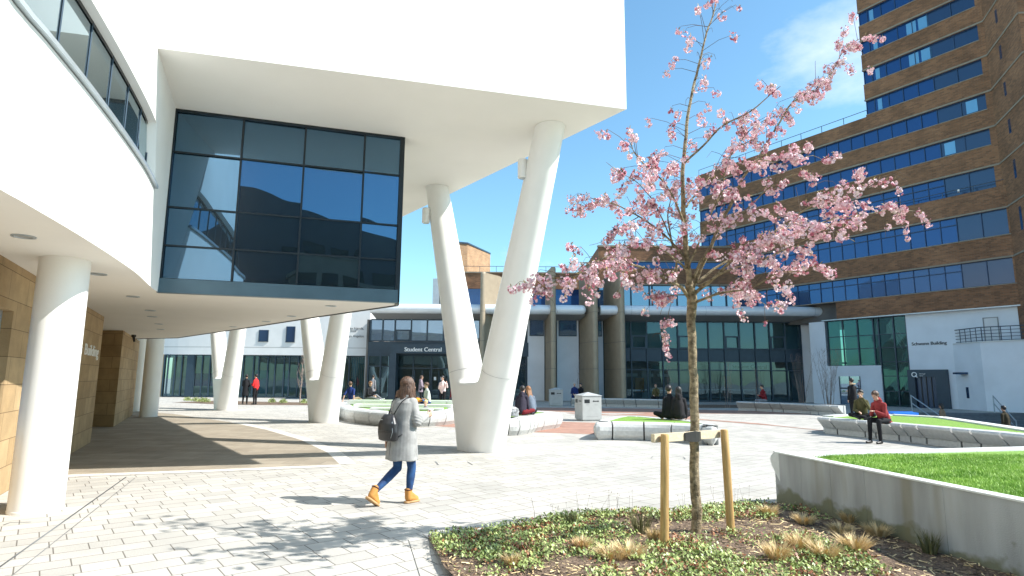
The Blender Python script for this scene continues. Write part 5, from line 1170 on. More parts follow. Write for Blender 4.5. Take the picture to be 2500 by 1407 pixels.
# ------------------------------------------------------------ bins
def bin_(px, py, s, rz, label):
    p = G(px, py); t = thing('litter_bin', label, 'bin', p, rz, 'square plaza litter bins'); m = MB(); wdt, h = .82 * s, .92 * s
    m.box((0, 0, .03), (wdt * .9, wdt * .9, .06)); m.box((0, 0, .06 + h / 2), (wdt, wdt, h)); m.build('body', M['bin'], t)
    m = MB(); m.prism([(-wdt / 2 - .02, -wdt / 2 - .02), (wdt / 2 + .02, -wdt / 2 - .02), (wdt / 2 + .02, wdt / 2 + .02), (-wdt / 2 - .02, wdt / 2 + .02)], .062 + h, .085 + h)
    k = wdt / 2 + .02; m.add([(-k, -k, .086 + h), (k, -k, .086 + h), (k, k, .086 + h), (-k, k, .086 + h), (0, 0, .215 * s + h)], [(0, 1, 4), (1, 2, 4), (2, 3, 4), (3, 0, 4), (0, 3, 2, 1)]); m.build('lid', M['bin'], t)
    m = MB()
    for a in range(4):
        R = Matrix.Rotation(a * pi / 2, 4, 'Z')
        for (x0, x1, z0, z1) in ((-.40, -.12, .70, .86), ):
            m.add([R @ Vector((x * wdt, -wdt / 2 - .003, .06 + z * h)) for x, z in ((x0, z0), (x1, z0), (x1, z1), (x0, z1))], [(0, 1, 2, 3)])
        # arrow shaped slot
        m.add([R @ Vector((x * wdt, -wdt / 2 - .003, .06 + z * h)) for x, z in ((.02, .785), (.10, .83), (.10, .805), (.30, .805), (.30, .83), (.38, .785), (.30, .74), (.30, .765), (.10, .765), (.10, .74))], [tuple(range(10))])
    m.build('slots', M['black'], t, fix=False)
    m = MB()
    for a in range(4):
        R = Matrix.Rotation(a * pi / 2, 4, 'Z')
        for x0, x1, z in ((-.3, -.14, .62), (.12, .3, .62), (-.3, .3, .12)): m.add([R @ Vector((x * wdt, -wdt / 2 - .0025, .06 + (z + dz) * h)) for x, dz in ((x0, 0), (x1, 0), (x1, .02), (x0, .02))], [(0, 1, 2, 3)])
    m.build('lettering_plate', M['ribsoff'], t, fix=False)
bin_(1436, 1027, 1.0, .28, 'pale square litter bin in the sun between the two stone benches'); bin_(1357, 992, 1.0, .0, 'pale blue shaded litter bin farther back in front of the bronze fin')
# ------------------------------------------------------------ bare saplings and small shrubs
def sapling(px, py, ht_px, stems, label, spread=.16, z0=0, seed=1, r=.014):
    p = G(px, py); d = p.y; h = ht_px * d / FPX; rr = random.Random(seed); m = MB(); t_ = MB()
    for s in range(stems):
        a = rr.uniform(0, 2 * pi); lean = rr.uniform(.2, 1) * spread; n = 7; pts = []; base = Vector((cos(a) * .25, sin(a) * .25, 0)) * (rr.random() if stems > 1 else 0)
        for i in range(n): u = i / (n - 1); pts.append(base + Vector((cos(a) * lean * h * u ** 1.2 + rr.gauss(0, .02), sin(a) * lean * h * u ** 1.2 + rr.gauss(0, .02), h * u * rr.uniform(.97, 1.0))))
        m.tube(pts, [r * (1 - .85 * i / (n - 1)) for i in range(n)], 5)
        for k in range(16 if stems > 1 else 34):
            u = rr.uniform(.18, .98); i = min(n - 2, int(u * (n - 1))); q = pts[i].lerp(pts[i + 1], u * (n - 1) - i); b = rr.uniform(0, 2 * pi); L = h * rr.uniform(.06, .2) * (1.1 - u * .6); e = q + Vector((cos(b) * L * .5, sin(b) * L * .5, L)); mid = q.lerp(e, .5) + Vector((cos(b), sin(b), 0)) * L * .12
            t_.tube([q, mid, e], [r * .28, r * .2, r * .1], 3)
            for _ in range(2): f = mid.lerp(e, rr.random()); b2 = rr.uniform(0, 2 * pi); t_.tube([f, f + Vector((cos(b2) * L * .2, sin(b2) * L * .2, L * .35))], [r * .14, r * .08], 3)
    t = thing('bare_tree', label, 'tree', p, group='bare young trees of the plaza'); m.build('trunk', M['birch'], t, fix=False); t_.build('branches', M['birch'], t, fix=False)
sapling(732, 986, 150, 1, 'bare slender tree in the bed left of the middle V column', .03, seed=1, r=.045); sapling(1408, 985, 115, 2, 'thin bare sapling before the wide pale panel', .06, seed=2)
sapling(1640, 990, 95, 3, 'bare three stemmed sapling behind the two women in black', .1, seed=3); sapling(1772, 996, 105, 4, 'bare pale stems right of the cherry trunk below the window lettering', .1, seed=4); sapling(1850, 992, 90, 3, 'low bare sapling behind the seated person in maroon', .1, seed=6)
sapling(1962, 996, 130, 7, 'bare multi stemmed birch at the right end of the glazed bay', .22, seed=7, r=.016); sapling(2024, 998, 145, 12, 'largest bare multi stemmed birch before the white pier', .28, seed=8, r=.016)
def shrub(px, py, r, label, seed):
    p = G(px, py); rr = random.Random(seed); m = MB()
    for i in range(260):
        d = Vector((rr.gauss(0, 1), rr.gauss(0, 1), abs(rr.gauss(0, 1)))).normalized(); c = Vector((0, 0, r * .25)) + d * r * rr.uniform(.4, 1); s = d.orthogonal().normalized() * .02; u = d.cross(s).normalized() * .03; m.add([c - s, c + u, c + s, c + d * .05], [(0, 1, 2, 3)])
    o = m.build('small_shrub', M['leafg'], fix=False); o.location = p; tag(o, label, 'shrub', 'small round shrubs in front of the white building')
for i, (x, y, lb) in enumerate([(457, 981, 'round green shrub nearest the shaded column, first of the left row'), (477, 982, 'round green shrub, second from the shaded column'), (492, 983, 'small dark shrub, third in the left row'), (503, 984, 'small green shrub beside the farthest V column'), (664, 985, 'yellowish small shrub right of the man in red'), (691, 986, 'bright green shrub between the man in red and the bare tree'), (742, 987, 'green shrub beside the bare slender tree')]): shrub(x, y, .26, lb, 100 + i)
g = MB(); g.poly(gp([(420, 983), (520, 979), (750, 983), (760, 990), (600, 989), (520, 987)]), .006); struct(g, 'soil_bed', M['mulch'])
g = MB(); g.poly(gp([(1650, 988), (2060, 990), (2060, 998), (1650, 996)]), .01); struct(g, 'soil_bed', M['mulch'])
t = thing('bench', 'bright blue seat behind the person in red', 'bench', G(2215, 1014, .0)); m = MB(); p = D(2205, 1009, 24); m.box((p.x, p.y, p.z - .02), (.95, .4, .1)); m.box((p.x + .1, p.y + .3, p.z - .05), (.9, .1, .2)); put(m.build('seat', M['blueplastic']), t); t.location.z = 0
# ------------------------------------------------------------ people
def cmat(name, c, var=.12, rough=.85, c2=None, scale=14): 
    if name not in M: M[name] = mat(name, c, rough, var, scale, .15, 220, c2=c2, spec=.2)
    return M[name]
SKIN = mat('skin', (.50, .30, .21), .55, .06, 12); HB = mat('hair_brown', (.055, .028, .016), .5, .35, 60, .4, 90, stretch=(1, 1, .15), c2=(.13, .065, .035)); HD = mat('hair_dark', (.015, .012, .011), .5, .3, 40, .3, 80, stretch=(1, 1, .2)); HG = mat('hair_ginger', (.22, .10, .04), .6, .3, 40, .3, 80, stretch=(1, 1, .2)); HW = mat('hair_grey', (.4, .38, .35), .6, .2, 30); HBL = mat('hair_blond', (.50, .36, .18), .6, .2, 30)
LIP = mat('lips', (.35, .09, .08), .5, .05, 5); EYE = mat('eye_dark', (.02, .015, .012), .2, .1, 5)
def V(*a): return Vector(a)
def hand(m, w, d, side, s=1.0, curl=.5, up=None):
    """palm and five separate curled fingers; d points from wrist to knuckles"""
    d = d.normalized(); u = (up or V(0, 0, 1)); u = (u - d * u.dot(d)); u = u.normalized() if u.length > .1 else d.orthogonal().normalized(); l = d.cross(u).normalized()
    k = w + d * .085 * s
    for q in (-.022, 0, .022): m.caps(w + l * q * .6 * s, k + l * q * s, .015 * s, .014 * s, 8)
    for i, (q, ln) in enumerate(((-.031, .062), (-.011, .074), (.010, .070), (.030, .054))):
        a = k + l * q * s; p = a; ang = 0
        for j in range(3):
            ang += curl * (.55 + .35 * j); dd = d * cos(ang) - u * sin(ang); e = p + dd * ln * s * (.42, .32, .26)[j]; m.caps(p, e, (.0095 - .001 * j) * s, (.0088 - .001 * j) * s, 8); p = e
    a = w + d * .03 * s - l * .025 * s * side; b = a + (d * .7 - l * .7 * side - u * .35).normalized() * .036 * s; m.caps(a, b, .012 * s, .0105 * s, 8); m.caps(b, b + (d * .9 - l * .1 * side - u * .6).normalized() * .028 * s, .0102 * s, .009 * s, 8)
def person(label, loc, yaw, pose='stand', H=1.72, top=None, bot=None, shoe=None, hair=HD, hairlen='short', lean=.05, arms=('down', 'down'), headturn=0, headtilt=0, coat=0, hood=False, legs=None, vox=.013, group=None, sleeves=True, fur=False, collar=None, slim=1.0, seat=.47):
    s = H / 1.72; t = thing('person', label, 'person', loc, yaw, group)
    hz = {'stand': .93, 'sit': seat / s + .12, 'ground': .13, 'cross': .13}[pose]
    P0 = V(0, 0, hz); up = V(0, sin(lean), cos(lean)); fw = V(0, cos(lean), -sin(lean))
    if pose == 'ground' or pose == 'cross' or pose == 'sit': P0 = V(0, 0, hz)
    ch = P0 + up * .32; nb = P0 + up * .52; nk = nb + up * .05; hd = nk + up * .13 + fw * .015
    sh = [nb + V(sx * .158 * slim, 0, 0) - up * .075 for sx in (-1, 1)]
    hp = [P0 + V(sx * .09, 0, 0) - V(0, 0, .02) for sx in (-1, 1)]
    if legs is None:
        if pose == 'stand': legs = [(V(-.1, .02, .49), V(-.11, -.01, .08)), (V(.1, .03, .49), V(.11, .02, .08))]
        elif pose == 'sit': legs = [(V(-.12, .42, hz - .02), V(-.12, .40, .08)), (V(.12, .44, hz - .01), V(.13, .46, .08))]
        elif pose == 'ground': legs = [(V(-.14, .38, .28), V(-.12, .74, .07)), (V(.15, .40, .16), V(.17, .82, .07))]
        else: legs = [(V(-.34, .28, .16), V(.10, .36, .09)), (V(.34, .28, .15), V(-.10, .42, .08))]
    A = []
    for i, a in enumerate(arms):
        sx = (-1, 1)[i]; S_ = sh[i]
        if isinstance(a, tuple): el, wr = a
        elif a == 'down': el = S_ + V(sx * .05, -.03, -.28); wr = el + V(0, .06, -.25)
        elif a == 'phone': el = S_ + V(sx * .03, .06, -.27); wr = el + V(-sx * .14, .20, .10)
        elif a == 'lap': el = S_ + V(sx * .05, .06, -.27); wr = el + V(-sx * .13, .22, -.04)
        elif a == 'mouth': el = S_ + V(sx * .06, .14, -.22); wr = hd + V(sx * .04, .14, -.10)
        elif a == 'behind': el = S_ + V(sx * .07, -.17, -.22); wr = V(sx * .28, -.36, .05)
        elif a == 'side': el = S_ + V(sx * .12, .0, -.24); wr = S_ + V(sx * .1, .16, -.36)
        elif a == 'raise': el = S_ + V(sx * .16, .08, -.2); wr = el + V(sx * .03, .12, .22)
        A.append((S_, el, wr))
    # body: one continuous skin
    m = MB(); yt = headturn
    hx = V(cos(yt), sin(yt), 0); hf = V(-sin(yt), cos(yt) * cos(headtilt), -sin(headtilt)).normalized(); hu = hx.cross(hf).normalized()
    m.caps(P0, ch, .125 * slim, .12 * slim, 14); m.caps(ch, nb - up * .07, .12 * slim, .09 * slim, 14); m.caps(nb - up * .03, hd, .052, .05, 12)
    hd_ = hd + hu * .02; m.ball(hd_ + hu * .02, (.076, .088, .098), 16); m.caps(hd_ + hf * .02 - hu * .05, hd_ + hf * .05 - hu * .085, .055, .030, 12)
    m.caps(hd_ + hf * .088 + hu * .012, hd_ + hf * .108 - hu * .022, .007, .013, 8)
    for sx in (-1, 1): m.ball(hd_ + hx * sx * .078 - hf * .004, (.012, .018, .028), 8)
    for i in (0, 1):
        S_, el, wr = A[i]; m.caps(S_, el, .046 * slim, .037, 10); m.caps(el, wr, .037, .024, 10); dh = (wr - el).normalized(); hand(m, wr, dh + V(0, .0, -.2), (-1, 1)[i], .95, .55, V(0, 0, 1) if abs(dh.z) < .7 else V((-1, 1)[i], 0, 0))
        kn, an = legs[i]; m.caps(hp[i], kn, .078, .052, 12); m.caps(kn, an, .052, .034, 12)
    m.v = [tuple(Vector(v) * s) for v in m.v]; body = m.blob('body', SKIN, t, vox, 3)
    # eyes and mouth
    m = MB()
    for sx in (-1, 1): m.ball((hd_ + hf * .084 + hx * sx * .032 + hu * .018) * s, .0085 * s, 8)
    m.build('eyes', EYE, t, smooth=True); m = MB(); m.caps((hd_ + hf * .083 - hu * .047 - hx * .018) * s, (hd_ + hf * .083 - hu * .047 + hx * .018) * s, .006 * s, .006 * s, 8); m.build('mouth', LIP, t, smooth=True)
    # hair
    m = MB(); m.ball(hd_ + hu * .042 - hf * .022, (.094, .103, .10), 16); m.caps(hd_ + hu * .085 + hf * .045, hd_ + hu * .09 - hf * .03, .05, .06, 10)
    if hairlen != 'short':
        L = {'long': .26, 'mid': .12, 'tail': .0}[hairlen]
        for q in (-1, 0, 1):
            if L: m.caps(hd_ - hf * .05 + hx * q * .045 + hu * .02, hd_ - hf * .07 + hx * q * .055 - up * L, .055, .04, 10)
        if hairlen == 'tail': m.caps(hd_ - hf * .10 + hu * .03, hd_ - hf * .13 - hu * .10, .034, .02, 10)
    m.v = [tuple(Vector(v) * s) for v in m.v]; m.blob('hair', hair, t, vox, 2)
    # trousers
    m = MB()
    for i in (0, 1): kn, an = legs[i]; m.caps(hp[i], kn, .094, .064, 12); m.caps(kn, an + (kn - an).normalized() * .03, .064, .046, 12)
    m.caps(P0 + V(-.05, 0, 0), P0 + V(.05, 0, 0), .122, .122, 14); m.v = [tuple(Vector(v) * s) for v in m.v]; m.blob('trousers', bot, t, vox, 3)
    # shoes
    m = MB()
    for i in (0, 1):
        kn, an = legs[i]; f = V(0, 1, 0) if pose in ('stand', 'sit') else V((an - kn).x, (an - kn).y, .25).normalized()
        m.caps(an - f * .035 - V(0, 0, .035), an + f * .15 - V(0, 0, .045), .042, .034, 10); m.caps(an, an - V(0, 0, .03), .043, .043, 10)
    m.v = [tuple(Vector(v) * s) for v in m.v]; m.blob('shoes', shoe or M['black'], t, vox, 2)
    # top
    m = MB(); m.caps(P0 + V(0, 0, .02), ch, .142 * slim, .140 * slim, 16); m.caps(ch, nb - up * .08, .140 * slim, .115, 16); m.caps(sh[0] + up * .01, sh[1] + up * .01, .058, .058, 12); m.caps(sh[0], nb, .055, .07, 12); m.caps(sh[1], nb, .055, .07, 12); m.caps(nb - up * .04, nk, .085, .066, 12)
    for sx in (-1, 1): m.caps(ch + V(sx * .06, 0, 0), P0 + V(sx * .07, 0, .02), .10 * slim, .10 * slim, 12)
    for i in (0, 1):
        S_, el, wr = A[i]; m.caps(S_, el, .058, .050, 12)
        if sleeves: m.caps(el, el.lerp(wr, .92), .052, .040, 12)
    if hood: m.caps(nk - fw * .06, nk - fw * .08 - up * .07, .075, .06, 12); m.caps(nk + V(-.06, -.03, 0), nk + V(.06, -.03, 0), .055, .055, 10)
    if coat:
        m.loft([((0, 0, P0.z + .12), .15, .13, 0), ((0, -.005, P0.z - coat * .4), .175, .15, 0), ((0, -.01, P0.z - coat), .20, .17, 0)], 20)
    m.v = [tuple(Vector(v) * s) for v in m.v]; m.blob('jacket' if sleeves else 'shirt', top, t, vox, 3)
    if fur: m = MB(); rr = random.Random(5); [m.ball((nk + V(.11 * cos(a), -.03 + .09 * sin(a), .03)) * s, .034 * s, 8) for a in [k * .5 for k in range(13)]]; m.blob('fur_trim', cmat('fur', (.45, .34, .22)), t, .012, 1)
    return t
def gpos(x, y, z=0): p = G(x, y, 0 if z is None else z); return p
blk = cmat('cloth_black', (.014, .014, .016)); gry = cmat('cloth_grey', (.20, .20, .21)); red = cmat('cloth_red', (.55, .03, .03)); nav = cmat('cloth_navy', (.015, .03, .12)); jean = cmat('cloth_denim', (.03, .05, .10)); olv = cmat('cloth_olive', (.09, .08, .035)); mar = cmat('cloth_maroon', (.16, .015, .02)); brick_ = cmat('cloth_brick_red', (.27, .04, .04)); pnk = cmat('cloth_pale_pink', (.80, .60, .56)); lgr = cmat('cloth_pale_grey', (.42, .44, .42)); kha = cmat('cloth_khaki', (.22, .17, .10)); tan = cmat('cloth_tan', (.24, .16, .10)); plum = cmat('cloth_plum_check', (.13, .09, .13), c2=(.4, .33, .36), scale=30); wht = cmat('cloth_white', (.7, .7, .7))
P_ = pi
person('person in long black coat seen from behind beside the farthest V column', gpos(597, 988), .2, 'stand', 1.74, blk, blk, hair=HD, coat=.42, arms=('phone', 'phone'))
person('person in red top holding something, facing the one in black', gpos(622, 988), 1.3, 'stand', 1.76, red, blk, hair=HD, arms=('phone', 'down'))
person('person in navy shirt leaning back on both hands on the terrace', G(858, 981, .5), -.15, 'ground', 1.74, nav, kha, hair=HB, arms=('behind', 'behind'), lean=-.3, sleeves=False)
person('person with ginger hair in a black jacket sitting on the terrace with legs out', G(898, 979, .5), -1.9, 'ground', 1.72, blk, gry, shoe=wht, hair=HG, arms=('lap', 'lap'), lean=.15, headturn=-.6)
person('person in grey coat standing with back turned by the entrance glazing', gpos(908, 981), -.3, 'stand', 1.78, gry, blk, hair=HD, coat=.25)
person('person in plum checked coat standing before the dark doors', gpos(1026, 986), -1.5, 'stand', 1.75, plum, blk, hair=HB, hood=True, coat=.2, arms=('phone', 'lap'))
person('person in pale grey T-shirt sitting on the terrace edge beside the orange bag', G(1044, 991, .5), 2.1, 'cross', 1.72, lgr, nav, hair=HB, arms=('lap', 'down'), sleeves=False, lean=.1)
person('person in pale pink shirt and dark trousers standing and gesturing', gpos(1080, 1000), 2.75, 'stand', 1.72, pnk, blk, hair=HD, arms=('raise', 'phone'))
person('child in dark red top partly behind the front V column', gpos(1104, 1003), 2.2, 'stand', 1.35, mar, jean, hair=HB)
person('blond person sitting low in front of the terrace behind the walking woman', G(1040, 1033, 0), 2.8, 'ground', 1.5, gry, jean, hair=HBL, lean=.1)
person('person in dark padded jacket sitting left on the rounded bench', G(1273, 1014, .5), -.25, 'cross', 1.68, cmat('cloth_aubergine', (.035, .03, .045)), mar, hair=HD, lean=.25, hood=True, headturn=-.4)
person('person with long light brown hair sitting right on the rounded bench', G(1298, 1012, .5), .5, 'cross', 1.68, cmat('cloth_bluegrey', (.13, .16, .2)), blk, hair=HG, hairlen='long', lean=.35)
person('older person in navy sitting on a shaded bench beyond the bins', G(1403, 990, 0), 3.0, 'sit', 1.72, nav, nav, hair=HW, arms=('lap', 'lap'))
person('dark figure sitting beside the older person in navy', G(1419, 988, 0), 2.5, 'sit', 1.65, blk, jean, hair=HD, arms=('lap', 'lap'))
person('person in olive jacket drinking on the shaded bench', G(1603, 994, 0), 2.6, 'sit', 1.72, olv, blk, hair=HD, arms=('mouth', 'lap'))
person('person in black turned sideways, left of the pair on the pointed bench', G(1637, 1024, .5), .2, 'cross', 1.74, blk, blk, hair=HD, headturn=-1.2)
person('person in black with long dark hair, right of the pair on the pointed bench', G(1659, 1025, .5), -.1, 'cross', 1.68, cmat('cloth_charcoal', (.022, .02, .022)), blk, hair=HD, hairlen='mid', hood=True)
person('person in maroon jacket on the far undercut bench, facing left', G(1868, 1004, 0), 1.7, 'sit', 1.7, mar, gry, hair=HD, arms=('phone', 'phone'), lean=.15)
person('person in olive coat cross legged on the long bench eating', G(2106, 1024, .5), 2.6, 'cross', 1.6, olv, blk, hair=HD, arms=('mouth', 'lap'), lean=.2, headtilt=.1)
person('person with hair tied back in a brick red hoodie on the long bench', G(2160, 1036, .5) * 1.0 + V(0, 0, -.5), 2.0, 'sit', 1.7, brick_, blk, hair=HB, hairlen='tail', seat=.5, lean=.42, arms=('phone', 'phone'), hood=True, coat=.06, vox=.010, headtilt=.3)
person('person in dark coat with a fur hood standing behind the long bench', G(2120, 1038, 0) + V(1.3, 3.2, 0), .2, 'stand', 1.72, blk, blk, hair=HD, fur=True, coat=.2, arms=('down', 'phone'))
p = D(2308, 1040, 30.5); person('person in a tan coat on the steps by the doorway', V(p.x, 30.6, -1.2), .5, 'stand', 1.72, tan, blk, hair=HD, coat=.3, hairlen='mid')
p = D(2457, 1040, 27.5); person('person in dark olive jacket with a backpack at the far right by the rendered wall', V(p.x, 27.5, -1.2), .3, 'stand', 1.74, cmat('cloth_dark_olive', (.045, .035, .02)), blk, hair=HD, coat=.2)
def bag(label, p, d, m_, cat='bag'):
    t = thing('bag', label, cat, p); m = MB(); m.ball((0, 0, d[2] / 2), (d[0] / 2, d[1] / 2, d[2] / 2), 12); m.box((0, 0, d[2] * .4), (d[0] * .9, d[1] * .8, d[2] * .75)); m.blob('body', m_, t, .015, 4); m = MB(); m.tube([(-d[0] * .2, 0, d[2] * .9), (0, 0, d[2] * 1.25), (d[0] * .2, 0, d[2] * .9)], .01, 5); m.build('handle', M['black'], t)
bag('orange shopping bag beside the person in the pale grey T-shirt', G(1018, 991, .5), (.5, .3, .34), M['orange']); bag('blue bag on the terrace next to the orange one', G(1031, 989, .5) + V(0, -.2, 0), (.4, .25, .26), M['blueplastic']); bag('black and white bag left of the pair on the rounded bench', G(1252, 1017, .5), (.4, .25, .3), cmat('bag_mixed', (.12, .12, .13), c2=(.7, .7, .7), scale=12))
# ---------------- the walking woman in the foreground
WO = V(-1.46, 8.33, 0); YAW = math.atan2(.76, .65) - pi / 2      # local +Y is her walking direction
wt = thing('person', 'walking person in grey coat, blue jeans and tan boots, with cup and backpack', 'person', WO, YAW)
coatm = mat('coat_wool', (.27, .265, .255), .95, .10, 9, .10, 240, spec=.1, c2=(.37, .365, .35)); jeanm = mat('jeans_blue', (.010, .028, .095), .8, .2, 7, .12, 200, c2=(.018, .085, .23)); boot = mat('boot_tan', (.52, .235, .05), .7, .1, 14, .1, 60); sole = mat('boot_sole', (.45, .27, .12), .8, .1, 10); packm = mat('pack_leather', (.018, .018, .02), .38, .2, 14, .12, 120)
# joints, local: x right, y forward
hipR, hipL = V(.085, .02, .86), V(-.085, -.02, .86); kR, kL = V(.08, .10, .46), V(-.07, -.02, .45); aR, aL = V(.07, .07, .10), V(-.08, -.40, .17)
chs = V(0, 0, 1.15); nb = V(0, .03, 1.37); hd = V(.0, .06, 1.535); shR, shL = V(.165, .03, 1.325), V(-.165, .0, 1.325)
eR, wR = V(.235, .04, 1.06), V(.17, .27, 1.135); eL, wL = V(-.235, -.05, 1.05), V(-.225, -.10, .815)
yt = -.35; hxv = V(cos(yt), sin(yt), 0); hf = V(-sin(yt), cos(yt), -.06).normalized(); hu = hxv.cross(hf)
m = MB(); m.caps(V(0, 0, .9), chs, .115, .115, 16); m.caps(chs, nb - V(0, 0, .07), .115, .08, 16); m.caps(nb, hd, .048, .046, 12)
m.ball(hd + hu * .03, (.072, .085, .097), 20); m.caps(hd + hf * .02 - hu * .035, hd + hf * .055 - hu * .07, .05, .026, 14); m.caps(hd + hf * .084 + hu * .018, hd + hf * .103 - hu * .012, .006, .012, 8); m.caps(hd + hf * .075 + hu * .045 - hxv * .03, hd + hf * .075 + hu * .045 + hxv * .03, .012, .012, 8)
for sx in (-1, 1): m.ball(hd + hxv * sx * .074 + hu * .01, (.01, .016, .026), 8)
for S_, el, wr, sd_ in ((shR, eR, wR, 1), (shL, eL, wL, -1)): m.caps(S_, el, .042, .034, 12); m.caps(el, wr, .034, .022, 12)
hand(m, wR, V(-.03, .9, .35), 1, .92, .75, V(1, 0, .1)); hand(m, wL, V(.05, .1, -1), -1, .92, .6, V(-1, 0, 0))
for h_, k_, a_ in ((hipR, kR, aR), (hipL, kL, aL)): m.caps(h_, k_, .07, .048, 14); m.caps(k_, a_, .048, .033, 14)
m.blob('body', SKIN, wt, .0065, 3)
m = MB(); [m.ball(hd + hf * .083 + hxv * sx * .030 + hu * .022, .0085, 8) for sx in (-1, 1)]; m.build('eyes', EYE, wt, smooth=True); m = MB(); m.caps(hd + hf * .08 - hu * .036 - hxv * .018, hd + hf * .08 - hu * .036 + hxv * .018, .006, .006, 8); m.build('mouth', LIP, wt, smooth=True)
# hair: long, falls over the back and shoulders
m = MB(); m.ball(hd + hu * .045 - hf * .02, (.088, .100, .093), 20)
rh = random.Random(4)
for i in range(15):
    a = -2.2 + 4.4 * i / 14; d0 = (-hf * cos(a) + hxv * sin(a)); s0 = hd + hu * .05 + d0 * .06; s1 = hd + d0 * .085 - V(0, 0, .06); L = .27 if abs(a) < 1.6 else .2; s2 = s1 + d0 * .02 - V(0, 0, L * .5) + V(rh.gauss(0, .012), rh.gauss(0, .012), 0); s3 = s2 + d0 * .012 - V(0, 0, L * .5) + V(rh.gauss(0, .018), rh.gauss(0, .018), 0)
    m.caps(s0, s1, .034, .034, 8); m.caps(s1, s2, .034, .030, 8); m.caps(s2, s3, .030, .014, 8)
for (q0, q1) in ((-.10, -.16), (-.13, -.2)): m.caps(hd + V(q0, -.06, -.08), hd + V(q1, -.08, -.26), .03, .016, 8)
def hairtex(me):
    for v in me.vertices:
        a = math.atan2(v.co.y, v.co.x); v.co += v.normal * (.0035 * sin(a * 46 + v.co.z * 22) + .004 * noise.noise((v.co.x * 30, v.co.y * 30, v.co.z * 8)))
m.blob('hair', HB, wt, .006, 2, hairtex)
# jeans
m = MB()
for h_, k_, a_ in ((hipR, kR, aR), (hipL, kL, aL)): m.caps(h_, k_, .084, .059, 16); calf = k_.lerp(a_, .35); m.caps(k_, calf, .059, .058, 16); m.caps(calf, k_.lerp(a_, .86), .058, .040, 16)
m.caps(V(-.04, 0, .88), V(.04, 0, .88), .11, .11, 16); m.blob('jeans', jeanm, wt, .007, 3)
# boots
def boot_(a_, pitch, nm):
    R = Matrix.Rotation(-pitch, 4, 'X'); f = lambda x, y, z: a_ + R @ V(x, y, z)
    m = MB(); m.caps(f(0, -.005, .06), f(0, 0, -.03), .050, .050, 16); m.caps(f(0, .0, -.03), f(.0, .13, -.055), .046, .037, 14); m.caps(f(0, .04, .0), f(0, .11, -.045), .042, .036, 14); o = m.blob(nm, boot, wt, .006, 3)
    m = MB(); m.caps(f(0, -.02, -.085), f(0, .145, -.085), .046, .044, 14)
    m.v = [tuple(v) for v in m.v]
    vv = []
    for v in m.v:
        q = R.inverted() @ (Vector(v) - a_); q.z = -.085 + max(-.014, min(.014, q.z + .085)); vv.append(tuple(a_ + R @ q))
    m.v = vv; m.build('boot_sole', sole, o, smooth=True)
    m = MB(); n_ = 20; m.tube([f(.047 * cos(2 * pi * k / n_), -.006 + .047 * sin(2 * pi * k / n_), .075) for k in range(n_ + 1)], .009, 6); m.build('boot_cuff', cmat('cuff_brown', (.09, .04, .03)), o, smooth=True)
boot_(aR, 0, 'boot'); boot_(aL + V(0, 0, .0), .62, 'boot')
# coat
m = MB(); n_ = 28
m.loft([((0, .015, 1.40), .07, .062, 0), ((0, .015, 1.375), .125, .085, 0), ((0, .01, 1.32), .195, .125, 0), ((0, .0, 1.22), .20, .145, 0), ((0, .0, 1.08), .19, .148, 0), ((0, .0, .98), .2, .16, 0), ((0, -.005, .85), .217, .178, 0), ((0, -.01, .72), .23, .19, 0), ((0, -.01, .60), .24, .2, 0), ((0, -.01, .565), .242, .202, 0)], n_)
m.caps(shR + V(-.02, 0, 0), eR, .066, .055, 14); m.caps(eR, eR.lerp(wR, .9), .055, .043, 14); m.caps(shL + V(.02, 0, 0), eL, .066, .054, 14); m.caps(eL, eL.lerp(wL, .93), .054, .043, 14)
m.caps(V(-.07, .0, 1.405), V(.07, .0, 1.405), .036, .036, 12); m.caps(V(-.07, .0, 1.40), V(-.05, .07, 1.37), .034, .03, 10); m.caps(V(.07, .0, 1.40), V(.05, .07, 1.37), .034, .03, 10)
def coattex(me):
    for v in me.vertices:
        c = v.co
        if c.z < 1.0: a = math.atan2(c.y, c.x); v.co += v.normal * (.009 * (1.0 - c.z) * 2 * sin(a * 5 + 1.2 + c.z * 2) )
        v.co += v.normal * .006 * noise.noise((c.x * 9, c.y * 9, c.z * 7))
        for E_ in (eR, eL):
            d = (c - E_).length
            if d < .14: v.co += v.normal * (.0055 * sin(c.z * 150 + c.y * 60) * (1 - d / .14))
        # back vent
        if c.z < .80 and abs(c.x + .02) < .012 and c.y < 0: v.co.y += .03
ct_o = m.blob('coat', coatm, wt, .0075, 3, coattex)
m = MB(); pk = V(.19, .03, .93); m.tube([V(.187, -.05, .965), V(.193, .0, .955), V(.190, .06, .945)], .006, 6); m.tube([V(.196, .0, .95), V(.205, .0, .83)], .0045, 6); m.build('pocket_trim', M['black'], ct_o, smooth=True)
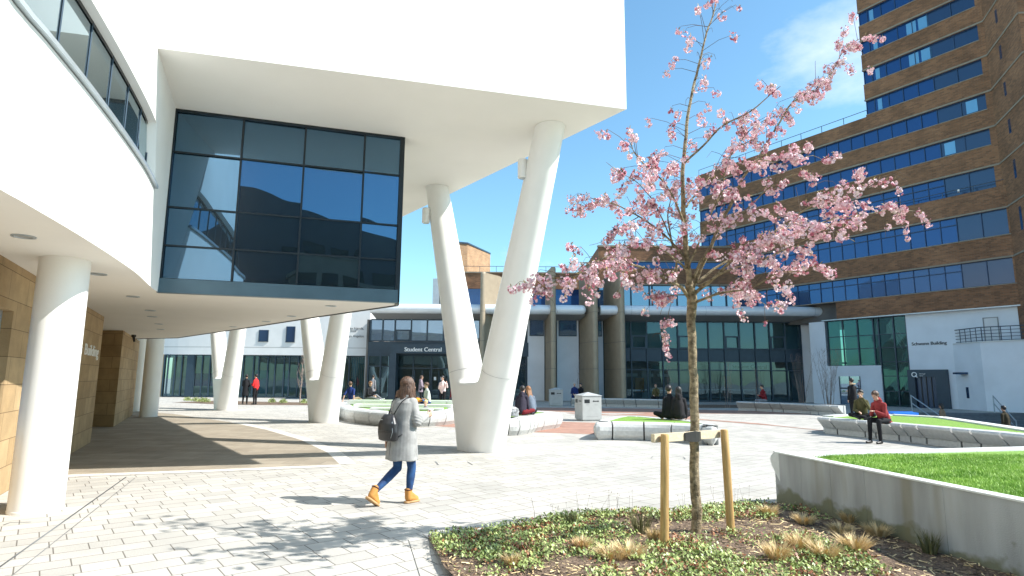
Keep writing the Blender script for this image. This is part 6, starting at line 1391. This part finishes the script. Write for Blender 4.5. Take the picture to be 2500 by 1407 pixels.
# backpack (worn, its own thing)
bt = thing('backpack', 'small black leather backpack on the back of the person in the grey coat', 'backpack', WO + Matrix.Rotation(YAW, 3, 'Z') @ V(-.01, -.245, 1.0), YAW)
m = MB(); m.loft([((0, 0, -.175), .135, .06, 0), ((0, -.0, -.16), .17, .085, 0), ((0, -.005, -.06), .182, .095, 0), ((0, 0, .05), .162, .085, 0), ((0, .005, .13), .115, .06, 0), ((0, .01, .155), .085, .035, 0)], 24)
pk_ = m.blob('pack_body', packm, bt, .008, 4)
m = MB(); m.loft([((0, -.012, -.045), .172, .098, 0), ((0, -.01, .05), .166, .092, 0), ((0, -.004, .13), .122, .068, 0), ((0, .005, .168), .09, .042, 0)], 24); m.blob('flap', packm, bt, .008, 3)
m = MB(); m.box((-.02, -.108, .105), (.05, .004, .008)); m.build('label_plate', M['lmetal'], bt)
m = MB()
for sx in (-1, 1): m.tube([V(sx * .05, .03, .15), V(sx * .07, .085, .25), V(sx * .10, .125, .33), V(sx * .115, .20, .385), V(sx * .12, .30, .35), V(sx * .13, .36, .2), V(sx * .15, .3, .0), V(sx * .14, .1, -.1), V(sx * .12, .04, -.13)], .008, 6)
m.tube([V(-.03, .03, .16), V(-.03, .02, .21), V(.03, .02, .21), V(.03, .03, .16)], .006, 6); m.build('strap', packm, bt, smooth=True)
m = MB()
for q in (-.01, .0): m.tube([V(.135, -.04 + q, .08), V(.155, -.045 + q, -.05), V(.13, -.05 + q, -.13)], .003, 5)
m.build('zip', M['lmetal'], bt, smooth=True)
RW = Matrix.Rotation(YAW, 3, 'Z')
def held(v): return WO + RW @ v
cupp = held(wR + V(-.045, .10, .03)); t = thing('cup', 'pale takeaway cup held up by the walking person in grey', 'cup', cupp); m = MB(); m.tube([(0, 0, -.055), (0, 0, .05)], [.028, .037], 20); m.build('cup_body', cmat('cup', (.72, .62, .55)), t, smooth='auto'); m = MB(); m.tube([(0, 0, .05), (0, 0, .055), (0, 0, .062)], [.040, .040, .034], 20); m.build('lid', M['text_w'], t, smooth='auto')
bp_ = held(wL + V(.0, .06, -.11)); t = thing('plastic_bottle', 'clear crumpled plastic bottle hanging from the left hand of the walking person', 'bottle', bp_); m = MB(); m.tube([(-.02, 0, -.11), (-.015, 0, -.1), (0, 0, 0), (.01, 0, .03), (.012, 0, .06)], [.028, .033, .033, .014, .013], 14); m.build('bottle_body', cmat('bottle', (.6, .62, .64), rough=.2), t, smooth='auto'); m = MB(); m.tube([(.012, 0, .06), (.014, 0, .078)], .016, 12); m.build('cap', nav, t, smooth='auto')
